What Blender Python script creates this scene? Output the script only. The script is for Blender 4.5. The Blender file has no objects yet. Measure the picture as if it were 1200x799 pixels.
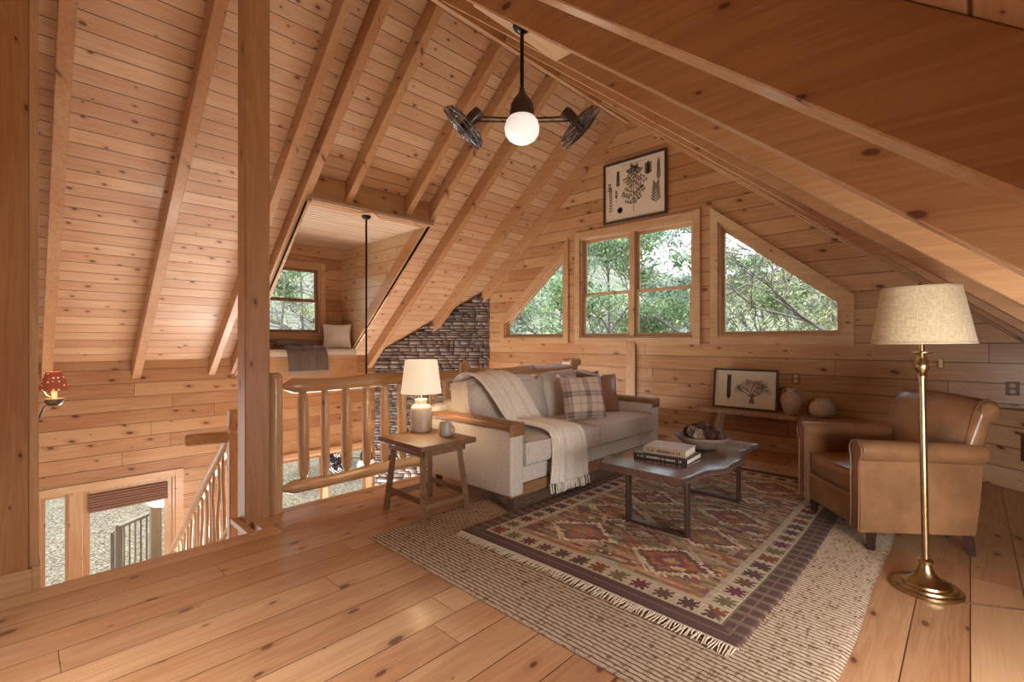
import bpy, bmesh, math, random
import numpy as np
from mathutils import Vector, Matrix
from mathutils.geometry import tessellate_polygon
R = math.radians
SC = bpy.context.scene
COL = SC.collection
random.seed(7); rng = np.random.default_rng(7)

# ------------------------------------------------------------------ camera
cam_d = bpy.data.cameras.new('camera'); cam = bpy.data.objects.new('camera', cam_d); COL.objects.link(cam)
cam.location = (0, 0, 1.35); cam.rotation_euler = (R(90), 0, R(43.9))
cam_d.sensor_width = 36; cam_d.lens = 36 * 558 / 1200; cam_d.clip_start = 0.02; cam_d.clip_end = 300
SC.camera = cam
vs = SC.view_settings
vs.view_transform = 'Standard'; vs.look = 'None'; vs.gamma = 1; vs.use_curve_mapping = False
vs.exposure = 0.18
# ------------------------------------------------------------------ sky, sun, lamps
W = bpy.data.worlds.new('sky'); SC.world = W; W.use_nodes = True
wn = W.node_tree; bg = wn.nodes['Background']
tc = wn.nodes.new('ShaderNodeTexCoord'); sp = wn.nodes.new('ShaderNodeSeparateXYZ'); rp = wn.nodes.new('ShaderNodeValToRGB')
wn.links.new(tc.outputs['Generated'], sp.inputs[0]); wn.links.new(sp.outputs[2], rp.inputs[0]); wn.links.new(rp.outputs[0], bg.inputs[0])
rp.color_ramp.elements[0].position = 0.0; rp.color_ramp.elements[0].color = (1, .98, .96, 1)
rp.color_ramp.elements[1].position = 0.7; rp.color_ramp.elements[1].color = (.45, .62, .95, 1)
bg.inputs[1].default_value = 4.0
SUN_E = 5.0
sd = bpy.data.lights.new('sun', 'SUN'); sd.energy = SUN_E; sd.angle = R(3); sd.color = (1, .94, .84)
so = bpy.data.objects.new('sun', sd); COL.objects.link(so)
so.rotation_euler = Vector((.52, .30, -.80)).to_track_quat('-Z', 'Y').to_euler()
def point(name, loc, e, col, r):
    d = bpy.data.lights.new(name, 'POINT'); d.energy = e; d.color = col; d.shadow_soft_size = r
    o = bpy.data.objects.new(name, d); COL.objects.link(o); o.location = loc; return o
E_FAN, E_LOWFAN, E_TABLE, E_SCONCE, E_LOWROOM = 120, 80, 6, 4, 110
WARM = (1, .82, .62)
def window_light(name, loc, to, sx, sy, e, col=(1, .98, .95), spread=180):
    d = bpy.data.lights.new(name, 'AREA'); d.shape = 'RECTANGLE'; d.size = sx; d.size_y = sy; d.energy = e; d.color = col; d.spread = R(spread)
    o = bpy.data.objects.new(name, d); COL.objects.link(o); o.location = loc
    o.rotation_euler = (Vector(to)-Vector(loc)).to_track_quat('-Z', 'Y').to_euler(); return o
# unseen area lamps added to brighten the room, in place of out-of-view daylight
window_light('left_fill', (-8.40, -1.6, -.8), (0, 1.2, 1.6), 2.6, 2.8, 60)  # added area lamp, lights the right roof slope from the left
window_light('rear_low_fill', (-6.5, -3.15, -.9), (-4.5, 4, .6), 2.8, 2.6, 25)  # added low area lamp at the rear, out of view
window_light('lower_left_fill', (-8.30, 3.9, -2.12), (-1.0, 2.6, 2.4), 3.8, .95, 430)  # added area lamp hidden below the loft edge, brightens right rafter undersides
window_light('right_fill', (.92, 2.2, .70), (-2.2, 4.2, .25), 2.0, .9, 90)  # added area lamp, brightens armchair and sofa from the right
window_light('overhead_fill', (-1.5, -.75, 2.45), (-1.5, -.4, 0), 1.6, 1.0, 45, spread=85)  # added area lamp overhead behind the viewer, brightens the foreground floor
point('lower_room_light', (-6.0, 1.9, -1.5), E_LOWROOM, (1, .92, .82), .3)

# ------------------------------------------------------------------ object helpers
def tag(o, label=None, cat=None, group=None, kind=None):
    if label: o['label'] = label
    if cat: o['category'] = cat
    if group: o['group'] = group
    if kind: o['kind'] = kind
    return o
def empty(name, label, cat, loc=(0, 0, 0), rz=0, group=None):
    o = bpy.data.objects.new(name, None); COL.objects.link(o); o.location = loc; o.rotation_euler = (0, 0, rz)
    o.empty_display_size = .1
    return tag(o, label, cat, group)
def copy_tree(o, parent=None):
    c = o.copy(); COL.objects.link(c); c.parent = parent
    for ch in [x for x in COL.objects if x.parent == o]: copy_tree(ch, c)
    return c

class MB:
    """collects shapes in one bmesh"""
    def __init__(s): s.bm = bmesh.new()
    def box(s, x0, x1, y0, y1, z0, z1, bev=0, mat=None, seg=1):
        r = bmesh.ops.create_cube(s.bm, size=1)
        M = Matrix.Translation(((x0+x1)/2, (y0+y1)/2, (z0+z1)/2)) @ Matrix.Diagonal((abs(x1-x0), abs(y1-y0), abs(z1-z0), 1))
        if mat is not None: M = mat @ M
        vs_ = r['verts']; bmesh.ops.transform(s.bm, matrix=M, verts=vs_)
        if bev:
            es = list({e for v in vs_ for e in v.link_edges})
            bmesh.ops.bevel(s.bm, geom=es, offset=bev, segments=seg, affect='EDGES', profile=.5)
        return s
    def poly(s, pts, d):
        """prism: pts (3D list) extruded by vector d"""
        d = Vector(d); n = len(pts)
        a = [s.bm.verts.new(p) for p in pts]; b = [s.bm.verts.new(Vector(p)+d) for p in pts]
        s.bm.faces.new(a[::-1]); s.bm.faces.new(b)
        for i in range(n): s.bm.faces.new((a[i], a[(i+1) % n], b[(i+1) % n], b[i]))
        return s
    def holed(s, outer, holes, d):
        """wall: polygon with holes, extruded by vector d"""
        d = Vector(d); loops = [outer]+holes
        tris = tessellate_polygon([[Vector(p) for p in l] for l in loops])
        flat = [p for l in loops for p in l]
        a = [s.bm.verts.new(p) for p in flat]; b = [s.bm.verts.new(Vector(p)+d) for p in flat]
        for t in tris:
            try:
                s.bm.faces.new([a[i] for i in t]); s.bm.faces.new([b[i] for i in t][::-1])
            except ValueError: pass
        k = 0
        for l in loops:
            n = len(l)
            for i in range(n):
                i0, i1 = k+i, k+(i+1) % n
                s.bm.faces.new((a[i0], a[i1], b[i1], b[i0]))
            k += n
        return s
    def tube(s, pts, rad, n=10, cap=True, flat=1.0):
        pts = [Vector(p) for p in pts]
        if not hasattr(rad, '__len__'): rad = [rad]*len(pts)
        rings = []; up = None
        for i, p in enumerate(pts):
            t = (pts[min(i+1, len(pts)-1)]-pts[max(i-1, 0)]).normalized()
            if up is None:
                up = Vector((0, 0, 1)) if abs(t.z) < .9 else Vector((1, 0, 0))
            x = t.cross(up).normalized(); y = x.cross(t).normalized(); up = y
            rings.append([s.bm.verts.new(p+rad[i]*(math.cos(2*math.pi*k/n)*x+flat*math.sin(2*math.pi*k/n)*y)) for k in range(n)])
        for a, b in zip(rings, rings[1:]):
            for k in range(n): s.bm.faces.new((a[k], a[(k+1) % n], b[(k+1) % n], b[k]))
        if cap:
            s.bm.faces.new(rings[0][::-1]); s.bm.faces.new(rings[-1])
        return s
    def lathe(s, prof, n=32, c=(0, 0, 0), mat=None):
        """prof: [(r,z)...]; r=0 closes"""
        c = Vector(c); prev = None
        M = mat or Matrix.Identity(4)
        for r, z in prof:
            if r <= 1e-6: cur = [s.bm.verts.new(M @ (c+Vector((0, 0, z))))]
            else: cur = [s.bm.verts.new(M @ (c+Vector((r*math.cos(2*math.pi*k/n), r*math.sin(2*math.pi*k/n), z)))) for k in range(n)]
            if prev:
                for k in range(n):
                    k2 = (k+1) % n
                    if len(prev) == 1 and len(cur) > 1: s.bm.faces.new((prev[0], cur[k], cur[k2]))
                    elif len(cur) == 1 and len(prev) > 1: s.bm.faces.new((prev[k], cur[0], prev[k2]))
                    elif len(cur) > 1: s.bm.faces.new((prev[k], cur[k], cur[k2], prev[k2]))
            prev = cur
        return s
    def soft(s, sx, sy, sz, r, puff=(0, 0, 0), n=10, M=None, noise=0, pinch=0):
        """rounded, puffed cushion of full size sx,sy,sz centred at 0"""
        h = Vector((sx/2, sy/2, sz/2)); vmap = {}
        def P(a):
            q = Vector((max(-h[i]+r, min(h[i]-r, a[i]*h[i])) for i in range(3)))
            d = Vector((a[i]*h[i]-q[i] for i in range(3)))
            full = Vector((a[i]*h[i] for i in range(3)))
            if d.length > 1e-9:
                m = max(abs(c) for c in d); d = d.normalized()*m if m <= r else d
            p = q+d
            f = [(1-a[1]**2)*(1-a[2]**2), (1-a[0]**2)*(1-a[2]**2), (1-a[0]**2)*(1-a[1]**2)]
            p = Vector((p[i]+a[i]*puff[i]*(f[i] if f[i] > 0 else 0)**.7 for i in range(3)))
            if pinch:
                k = 1-pinch*((1-a[0]**2)+(1-a[2]**2))*.5
                p.x *= 1-pinch*(1-a[2]**2); p.z *= 1-pinch*(1-a[0]**2)
            if noise:
                p += Vector((math.sin(p.y*31+p.z*17), math.sin(p.x*27+p.z*21), math.sin(p.x*23+p.y*19)))*noise
            return (M @ p) if M is not None else p
        def V(a):
            k = tuple(round(c*1e4) for c in a)
            if k not in vmap: vmap[k] = s.bm.verts.new(P(a))
            return vmap[k]
        g = [math.sin((i/n*2-1)*math.pi/2) for i in range(n+1)]
        for ax in range(3):
            for sg in (-1, 1):
                for i in range(n):
                    for j in range(n):
                        def A(u, v):
                            a = [0, 0, 0]; a[ax] = sg; a[(ax+1) % 3] = u; a[(ax+2) % 3] = v; return V(a)
                        f = [A(g[i], g[j]), A(g[i+1], g[j]), A(g[i+1], g[j+1]), A(g[i], g[j+1])]
                        if sg < 0: f = f[::-1]
                        if len(set(f)) == 4: s.bm.faces.new(f)
        return s
    def build(s, name, mat, parent=None, smooth=None, kind=None):
        me = bpy.data.meshes.new(name)
        bmesh.ops.recalc_face_normals(s.bm, faces=s.bm.faces)
        s.bm.to_mesh(me); s.bm.free()
        o = bpy.data.objects.new(name, me); COL.objects.link(o)
        if mat: me.materials.append(mat)
        if parent: o.parent = parent
        if smooth is not None:
            for p in me.polygons: p.use_smooth = True
            if smooth < 180:
                try: me.set_sharp_from_angle(angle=R(smooth))
                except Exception: pass
        if kind: o['kind'] = kind
        return o
def centre(o):
    """move a mesh object's origin to its bounding centre bottom"""
    me = o.data; n = len(me.vertices); co = np.empty(n*3); me.vertices.foreach_get('co', co); co = co.reshape(-1, 3)
    c = Vector(((co[:, 0].min()+co[:, 0].max())/2, (co[:, 1].min()+co[:, 1].max())/2, co[:, 2].min()))
    me.transform(Matrix.Translation(-c)); o.location = o.matrix_basis @ c
    return o
def npmesh(name, verts, faces, mat, parent=None, cols=None, smooth=False):
    me = bpy.data.meshes.new(name)
    verts = np.asarray(verts, dtype=np.float32); faces = np.asarray(faces, dtype=np.int32)
    nf, k = faces.shape
    me.vertices.add(len(verts)); me.vertices.foreach_set('co', verts.ravel())
    me.loops.add(nf*k); me.loops.foreach_set('vertex_index', faces.ravel())
    me.polygons.add(nf); me.polygons.foreach_set('loop_start', np.arange(0, nf*k, k, dtype=np.int32))
    me.update(calc_edges=True)
    if cols is not None:
        a = me.color_attributes.new('Col', 'FLOAT_COLOR', 'CORNER')
        c = np.ones((nf, k, 4), dtype=np.float32); c[:, :, :3] = np.asarray(cols, dtype=np.float32)[:, None, :]
        a.data.foreach_set('color', c.ravel())
    if smooth: me.polygons.foreach_set('use_smooth', np.ones(nf, dtype=bool))
    me.materials.append(mat)
    o = bpy.data.objects.new(name, me); COL.objects.link(o)
    if parent: o.parent = parent
    return o

# ------------------------------------------------------------------ materials
class NT:
    def __init__(s, name):
        s.m = bpy.data.materials.new(name); s.m.use_nodes = True; s.t = s.m.node_tree; s.b = s.t.nodes['Principled BSDF']
    def n(s, typ, **kw):
        o = s.t.nodes.new(typ)
        for k, v in kw.items(): setattr(o, k, v)
        return o
    def l(s, a, b): s.t.links.new(a, b)
    def put(s, v, sock):
        if isinstance(v, bpy.types.NodeSocket): s.l(v, sock)
        else: sock.default_value = v
    def math(s, op, a, b=0, c=0, clamp=False):
        o = s.n('ShaderNodeMath', operation=op); o.use_clamp = clamp
        s.put(a, o.inputs[0]); s.put(b, o.inputs[1]); s.put(c, o.inputs[2]); return o.outputs[0]
    def mix(s, f, a, b, mode='MIX'):
        o = s.n('ShaderNodeMix', data_type='RGBA', blend_type=mode)
        s.put(f, o.inputs[0]); s.put(a, o.inputs[6]); s.put(b, o.inputs[7]); return o.outputs[2]
    def comb(s, x, y, z):
        o = s.n('ShaderNodeCombineXYZ'); s.put(x, o.inputs[0]); s.put(y, o.inputs[1]); s.put(z, o.inputs[2]); return o.outputs[0]
    def noise(s, vec, scale=1, detail=3, rough=.5, dist=0):
        o = s.n('ShaderNodeTexNoise'); s.put(vec, o.inputs['Vector']); o.inputs['Scale'].default_value = scale
        o.inputs['Detail'].default_value = detail; o.inputs['Roughness'].default_value = rough; o.inputs['Distortion'].default_value = dist
        return o.outputs[0]
    def ramp(s, f, stops):
        o = s.n('ShaderNodeValToRGB'); s.put(f, o.inputs[0]); e = o.color_ramp.elements
        while len(e) < len(stops): e.new(.5)
        for q, (p, c) in zip(e, stops): q.position = p; q.color = tuple(c)+(1,) if len(c) == 3 else c
        return o.outputs[0]
    def smooth(s, v, a, b):
        o = s.n('ShaderNodeMapRange', interpolation_type='SMOOTHSTEP'); s.put(v, o.inputs[0]); s.put(a, o.inputs[1]); s.put(b, o.inputs[2]); return o.outputs[0]
    def bump(s, h, strength=.3, dist=.01):
        o = s.n('ShaderNodeBump'); s.put(h, o.inputs['Height']); o.inputs['Strength'].default_value = strength; o.inputs['Distance'].default_value = dist
        s.l(o.outputs[0], s.b.inputs['Normal'])
    def fin(s, col=None, rough=.5, metal=0, spec=.5, coat=0, sheen=0):
        if col is not None: s.put(col if isinstance(col, bpy.types.NodeSocket) else tuple(col)+(1,), s.b.inputs['Base Color'])
        s.put(rough, s.b.inputs['Roughness']); s.b.inputs['Metallic'].default_value = metal
        s.b.inputs['Specular IOR Level'].default_value = spec; s.b.inputs['Coat Weight'].default_value = coat
        s.b.inputs['Coat Roughness'].default_value = .15
        if sheen: s.b.inputs['Sheen Weight'].default_value = sheen
        return s.m

def pine(name, along='X', across=None, width=.18, length=2.6, light=(.62, .33, .15), dark=(.46, .21, .085), var=.5,
         knot=1.0, rough=.45, coat=.1, groove=.006, kscale=1.0, thick=None, joints=True):
    """pine boards: running direction, board width, knots and grain all procedural, in object coordinates"""
    light = (light[0]*.93, light[1]*1.03, light[2]*1.03); dark = (dark[0]*.93, dark[1]*1.02, dark[2]*1.03)
    N = NT(name); tc = N.n('ShaderNodeTexCoord'); sp = N.n('ShaderNodeSeparateXYZ'); N.l(tc.outputs['Object'], sp.inputs[0])
    ax = {'X': sp.outputs[0], 'Y': sp.outputs[1], 'Z': sp.outputs[2]}
    oi = N.n('ShaderNodeObjectInfo'); rnd = oi.outputs['Random']
    a = ax[along]; others = [k for k in 'XYZ' if k != along]
    if across:
        b = ax[across]; third = ax[[k for k in others if k != across][0]]
        bi = N.math('DIVIDE', b, width); idx = N.math('FLOOR', bi); fr = N.math('FRACT', bi)
        wn1 = N.n('ShaderNodeTexWhiteNoise', noise_dimensions='1D'); N.l(idx, wn1.inputs['W'])
        a2 = N.math('ADD', N.math('DIVIDE', a, length), N.math('MULTIPLY', wn1.outputs[0], 9.7)); j = N.math('FLOOR', a2) if joints else 0.0
        wn2 = N.n('ShaderNodeTexWhiteNoise', noise_dimensions='2D'); N.l(N.comb(idx, j, 0), wn2.inputs['Vector']); r2 = wn2.outputs[0]
        edge = N.math('MINIMUM', fr, N.math('SUBTRACT', 1.0, fr)); edge = N.math('MULTIPLY', edge, width)
        if joints:
            fj = N.math('FRACT', a2); ej = N.math('MULTIPLY', N.math('MINIMUM', fj, N.math('SUBTRACT', 1.0, fj)), length)
            edge = N.math('MINIMUM', edge, N.math('MULTIPLY', ej, 1.6))
        gv = N.smooth(edge, groove*.25, groove)
    else:
        b = ax[others[0]]; third = ax[others[1]]; r2 = rnd; gv = None
        b = N.math('ADD', b, 0.0)
    off = N.math('MULTIPLY', r2, 37.0)
    # grain
    gvec = N.comb(N.math('MULTIPLY_ADD', a, .55, off), N.math('MULTIPLY_ADD', b, 9.0, off), N.math('MULTIPLY', third, 9.0))
    g1 = N.noise(gvec, 1.0, 4, .6, .6)
    rings = N.math('SINE', N.math('MULTIPLY', g1, 42.0)); rings = N.math('MULTIPLY_ADD', rings, .5, .5)
    fine = N.noise(N.comb(N.math('MULTIPLY_ADD', a, 3.0, off), N.math('MULTIPLY', b, 110.0), N.math('MULTIPLY', third, 110.0)), 1.0, 2, .6)
    base = N.mix(N.math('MULTIPLY_ADD', N.math('SUBTRACT', r2, .5), var*1.3, N.math('MULTIPLY_ADD', rings, .42, .18), clamp=True), light+(1,), dark+(1,))
    base = N.mix(N.math('MULTIPLY', fine, .6), base, N.mix(1.0, base, (.66, .54, .42, 1), 'MULTIPLY'))
    # broad tone drift
    dr = N.noise(N.comb(N.math('MULTIPLY_ADD', a, .8, off), N.math('MULTIPLY', b, 1.5), N.math('MULTIPLY', third, 1.5)), 1.0, 2)
    base = N.mix(N.smooth(dr, .35, .75), base, N.mix(1.0, base, (.86, .72, .62, 1), 'MULTIPLY'))
    # knots
    vo = N.n('ShaderNodeTexVoronoi', voronoi_dimensions='2D'); vo.inputs['Scale'].default_value = 1.0; vo.inputs['Randomness'].default_value = 1.0
    bt = b if across else N.math('ADD', b, third)
    kv = N.comb(N.math('MULTIPLY_ADD', a, 3.4*kscale, N.math('MULTIPLY_ADD', bt, 1.2, off)), N.math('MULTIPLY_ADD', bt, 6.6*kscale, off), 0)
    N.l(kv, vo.inputs['Vector'])
    sc = N.n('ShaderNodeSeparateColor'); N.l(vo.outputs['Color'], sc.inputs[0])
    rad = N.math('MULTIPLY_ADD', sc.outputs[1], .11*knot, .015*knot)
    dist = vo.outputs['Distance']
    km = N.math('SUBTRACT', 1.0, N.smooth(dist, N.math('MULTIPLY', rad, .55), rad))
    halo = N.math('SUBTRACT', 1.0, N.smooth(dist, rad, N.math('MULTIPLY', rad, 2.6)))
    kmask = N.math('GREATER_THAN', sc.outputs[0], .42)
    base = N.mix(N.math('MULTIPLY', N.math('MULTIPLY', halo, kmask), .45), base, (dark[0]*.72, dark[1]*.6, dark[2]*.5, 1))
    base = N.mix(N.math('MULTIPLY', N.math('MULTIPLY', km, kmask), .9), base, (.10, .035, .015, 1))
    if gv is not None:
        base = N.mix(gv, (dark[0]*.22, dark[1]*.17, dark[2]*.14, 1), base)
        h = N.math('MULTIPLY_ADD', fine, .04, gv)
        N.bump(h, .55, .005)
    else:
        N.bump(fine, .15, .002)
    return N.fin(base, rough, 0, .5, coat)

def plain(name, col, rough=.5, metal=0, nscale=0, namt=.2, bump=0, spec=.5, coat=0, sheen=0, bdist=.003):
    N = NT(name); c = tuple(col)+(1,)
    if nscale:
        tc = N.n('ShaderNodeTexCoord'); nz = N.noise(tc.outputs['Object'], nscale, 4)
        dk = tuple(x*(1-namt) for x in col)+(1,); lt = tuple(min(1, x*(1+namt)) for x in col)+(1,)
        c = N.mix(nz, dk, lt)
        if bump: N.bump(nz, bump, bdist)
    else: c = col
    return N.fin(c, rough, metal, spec, coat, sheen)

def weave(name, c1, c2, scale=260, bump=.5, rough=.9, blot=.15):
    N = NT(name); tc = N.n('ShaderNodeTexCoord'); v = tc.outputs['Object']
    sp = N.n('ShaderNodeSeparateXYZ'); N.l(v, sp.inputs[0]); s0 = N.math('ADD', sp.outputs[0], sp.outputs[1])
    def th(u, w): # thread noise
        return N.noise(N.comb(N.math('MULTIPLY', u, scale), N.math('MULTIPLY', w, scale*.12), 0), 1, 1)
    a = th(s0, sp.outputs[2]); b = th(sp.outputs[2], s0); d = th(sp.outputs[0], sp.outputs[1])
    f = N.math('MULTIPLY_ADD', a, .4, N.math('MULTIPLY_ADD', b, .4, N.math('MULTIPLY', d, .2)))
    f = N.smooth(f, .35, .65); big = N.noise(v, 5, 3)
    col = N.mix(f, tuple(c1)+(1,), tuple(c2)+(1,))
    col = N.mix(N.math('MULTIPLY', big, blot), col, N.mix(1.0, col, (.8, .76, .72, 1), 'MULTIPLY'))
    N.bump(f, bump, .002)
    return N.fin(col, rough, 0, .25, 0, .25)

def attr(name, rough=.9, bumpscale=0, sheen=.1):
    N = NT(name); a = N.n('ShaderNodeAttribute'); a.attribute_name = 'Col'
    c = a.outputs['Color']
    tc = N.n('ShaderNodeTexCoord')
    if bumpscale:
        nz = N.noise(tc.outputs['Object'], bumpscale, 4); N.bump(nz, .6, .004)
        c = N.mix(N.math('MULTIPLY', nz, .5), c, N.mix(1.0, c, (.6, .58, .56, 1), 'MULTIPLY'))
    return N.fin(c, rough, 0, .3, 0, sheen)

def glow(name, col, strength, base=(.9, .9, .88), trans=0):
    N = NT(name); N.b.inputs['Emission Color'].default_value = tuple(col)+(1,); N.b.inputs['Emission Strength'].default_value = strength
    return N.fin(base, .5)

def glass_mat():
    N = NT('window_glass'); t = N.t
    tr = N.n('ShaderNodeBsdfTransparent'); gl = N.n('ShaderNodeBsdfGlossy'); gl.inputs['Roughness'].default_value = .02
    fr = N.n('ShaderNodeFresnel'); fr.inputs[0].default_value = 1.35; mx = N.n('ShaderNodeMixShader')
    tr.inputs[0].default_value = (.95, .97, .96, 1)
    N.l(fr.outputs[0], mx.inputs[0]); N.l(tr.outputs[0], mx.inputs[1]); N.l(gl.outputs[0], mx.inputs[2])
    N.l(mx.outputs[0], t.nodes['Material Output'].inputs[0]); return N.m

M_DECK = pine('pine_deck', 'Y', 'X', .116, 3.2, light=(.70, .43, .26), dark=(.54, .30, .165), var=.5, groove=.005, joints=False, rough=.5, kscale=1.1)
M_GABLE = pine('pine_gable_boards', 'X', 'Z', .19, 3.6, light=(.66, .375, .19), dark=(.46, .22, .095), var=.7, kscale=.75, knot=1.1)
M_WALLY = pine('pine_wall_boards', 'Y', 'Z', .19, 3.8, light=(.65, .375, .20), dark=(.46, .225, .105), var=.7, kscale=.8, knot=1.1)
M_LIT = pine('lit_pine_boards', 'X', 'Z', .19, 2.5, light=(.78, .56, .36), dark=(.64, .41, .24), var=.5, kscale=.75)  # pine boards painted paler for the light on corner wall and dormer cheek
M_FLOOR = pine('pine_floor', 'Y', 'X', .205, 2.8, light=(.62, .35, .195), dark=(.42, .20, .10), var=.7, rough=.40, coat=.22, groove=.004, kscale=.8, knot=1.1)
M_BEAM = {k: pine('pine_beam_'+k.lower(), k, None, light=(.58, .32, .155), dark=(.43, .195, .085), var=.3, kscale=.65, knot=.9, rough=.45) for k in 'XYZ'}
M_TRIM = {k: pine('pine_trim_'+k.lower(), k, None, light=(.72, .46, .27), dark=(.56, .31, .16), var=.3, kscale=.8, knot=.6, rough=.4) for k in 'XYZ'}
M_LOG = {k: pine('peeled_log_'+k.lower(), k, None, light=(.70, .45, .26), dark=(.52, .29, .15), var=.3, kscale=.7, knot=.9, rough=.35, coat=.2) for k in 'XYZ'}
M_BEAD = pine('beadboard', 'Y', 'X', .085, 4, light=(.80, .60, .46), dark=(.68, .46, .33), var=.45, groove=.014, knot=.3, joints=False)
M_GLASS = glass_mat()
M_DKWOOD = pine('brown_stained_wood', 'X', None, light=(.34, .20, .12), dark=(.19, .095, .055), var=.3, knot=.5, rough=.5)
M_DKWOODY = pine('brown_stained_wood_y', 'Y', None, light=(.19, .105, .085), dark=(.10, .052, .042), var=.3, knot=.5, rough=.22, coat=.3)
M_BARK = plain('dark_live_edge', (.09, .05, .038), .6, nscale=30, namt=.5, bump=.6, bdist=.01)
M_BENCH = pine('weathered_bench_wood', 'X', None, light=(.66, .47, .33), dark=(.44, .28, .18), var=.2, knot=.6, rough=.6)
M_LEGWOOD = plain('dark_leg_wood', (.06, .025, .014), .45, nscale=20, namt=.3)
M_ARMWOOD = pine('honey_arm_wood', 'X', None, light=(.44, .235, .125), dark=(.30, .14, .07), var=.2, knot=.2, rough=.45, coat=.06)
M_ARMWOODY = pine('honey_arm_wood_y', 'Y', None, light=(.44, .235, .125), dark=(.30, .14, .07), var=.2, knot=.2, rough=.45, coat=.06)
M_SOFA = weave('oatmeal_fabric', (.54, .48, .41), (.77, .71, .635), 300, .5)
M_THROW = weave('cream_knit', (.78, .71, .60), (.95, .91, .83), 200, .6)
M_CUSH = weave('white_seat_linen', (.62, .56, .5), (.82, .77, .7), 250, .4)
M_GREYTHROW = weave('grey_brown_wool', (.12, .10, .088), (.23, .20, .175), 220, .6)
M_STEEL = plain('brown_steel', (.13, .085, .065), .38, .75, nscale=40, namt=.25)
M_BRASS = plain('antique_brass', (.46, .35, .19), .27, 1.0, nscale=14, namt=.25)
M_BLACK = plain('black_metal', (.02, .022, .028), .35, .8)
M_BRONZE = plain('dark_bronze', (.075, .055, .042), .38, .7, nscale=20, namt=.2)
M_CAGE = plain('chrome_cage_wire', (.22, .24, .28), .25, 1.0)
M_DARKFRAME = plain('dark_picture_frame', (.05, .028, .02), .45, nscale=30, namt=.3)
M_PAPER = plain('aged_paper', (.66, .55, .41), .85, nscale=6, namt=.06)
M_INK = plain('olive_ink', (.10, .075, .04), .9)
M_INK2 = plain('grey_ink', (.17, .13, .09), .9)

def leather(name, c, bl=.3, rough=.34):
    N = NT(name); tc = N.n('ShaderNodeTexCoord'); v = tc.outputs['Object']
    big = N.noise(v, 4.5, 4, .6); vo = N.n('ShaderNodeTexVoronoi'); N.l(v, vo.inputs['Vector']); vo.inputs['Scale'].default_value = 260
    col = N.mix(N.smooth(big, .3, .72), tuple(x*(1-bl) for x in c)+(1,), tuple(x*(1+bl*.5) for x in c)+(1,))
    N.bump(N.math('MULTIPLY_ADD', vo.outputs['Distance'], .3, N.math('MULTIPLY', N.noise(v, 9, 3), 1.5)), .22, .006)
    return N.fin(col, N.math('MULTIPLY_ADD', big, .18, rough-.09), 0, .6, .35)
M_LEATHER = leather('tan_leather', (.33, .170, .078))
M_LEATHER2 = leather('dark_tan_leather', (.27, .13, .075), .25, .3)

def plaid():
    N = NT('plaid_wool'); tc = N.n('ShaderNodeTexCoord'); sp = N.n('ShaderNodeSeparateXYZ'); N.l(tc.outputs['Object'], sp.inputs[0])
    def bands(u, off):
        p = N.math('FRACT', N.math('ADD', N.math('DIVIDE', u, .21), off))
        w = N.smooth(N.math('ABSOLUTE', N.math('SUBTRACT', p, .5)), .17, .15)
        th = N.math('ABSOLUTE', N.math('SUBTRACT', N.math('FRACT', N.math('MULTIPLY', p, 7.0)), .5))
        return N.math('MULTIPLY', w, N.math('MULTIPLY_ADD', N.smooth(th, .15, .35), .5, .5)), N.smooth(N.math('ABSOLUTE', N.math('SUBTRACT', p, .02)), .025, .012)
    b1, t1 = bands(sp.outputs[0], .45); b2, t2 = bands(sp.outputs[2], .35)
    c = N.mix(N.math('MULTIPLY', N.math('ADD', b1, b2, clamp=False), .62, clamp=True), (.70, .58, .46, 1), (.10, .06, .055, 1))
    c = N.mix(N.math('MULTIPLY', N.math('MAXIMUM', t1, t2), .6), c, (.18, .08, .07, 1))
    fz = N.noise(tc.outputs['Object'], 160, 2); N.bump(fz, .6, .003)
    c = N.mix(N.math('MULTIPLY', fz, .3), c, (.7, .6, .5, 1))
    return N.fin(c, .95, 0, .2, 0, .4)
M_PLAID = plaid()

# ================================================================== SHELL
ZR = 4.68            # underside of rafters at ridge (left plane)
XR = -3.77
def zl(x): return 1.35+6.42+.82*x        # rafter underside, left slope (x negative)
def zr(x): return 1.35+.27-.82*x         # rafter underside, right slope
DV = .25                                  # vertical depth of rafters
XL, XW, YG, YB, ZLOW = -8.47, .97, 6.45, -3.2, -2.75
XE1, XE2 = -3.66, -3.97                   # loft edges

# floors
b = MB()
b.holed([(XE1, .08, 0), (XE1, 1.22, 0), (XE2, 1.22, 0), (XE2, YG+.1, 0), (XW+.05, YG+.1, 0), (XW+.05, YB, 0), (XE1, YB, 0)], [], (0, 0, -.28))
b.build('floor', M_FLOOR, kind='structure')
M_LOWFLOOR = M_FLOOR
b = MB(); b.box(XL, XW, YB, YG, ZLOW-.1, ZLOW); b.build('floor', M_LOWFLOOR, kind='structure')

# gable wall with three openings
def rect(x0, x1, z0, z1): return [(x0, YG, z0), (x1, YG, z0), (x1, YG, z1), (x0, YG, z1)]
zt = lambda x: min(zl(x), zr(x))+DV
WB = (-4.645, -2.745, 1.40, 3.03)
TL = [(-6.40, 1.41), (-4.98, 1.41), (-4.98, 2.86), (-6.40, 1.70)]
TR = [(-2.41, 1.41), (-1.03, 1.41), (-1.03, 1.82), (-2.41, 2.93)]
XA = (.27-6.42)/1.64
b = MB()
outer = [(XL-.15, YG, ZLOW), (1.1, YG, ZLOW), (1.1, YG, zr(1.1)+DV), (XA, YG, zl(XA)+DV+.05), (XL-.15, YG, zl(XL-.15)+DV)]
b.holed(outer, [rect(*WB), [(x, YG, z) for x, z in TL], [(x, YG, z) for x, z in TR]], (0, .16, 0))
b.build('wall_front', M_GABLE, kind='structure')

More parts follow.
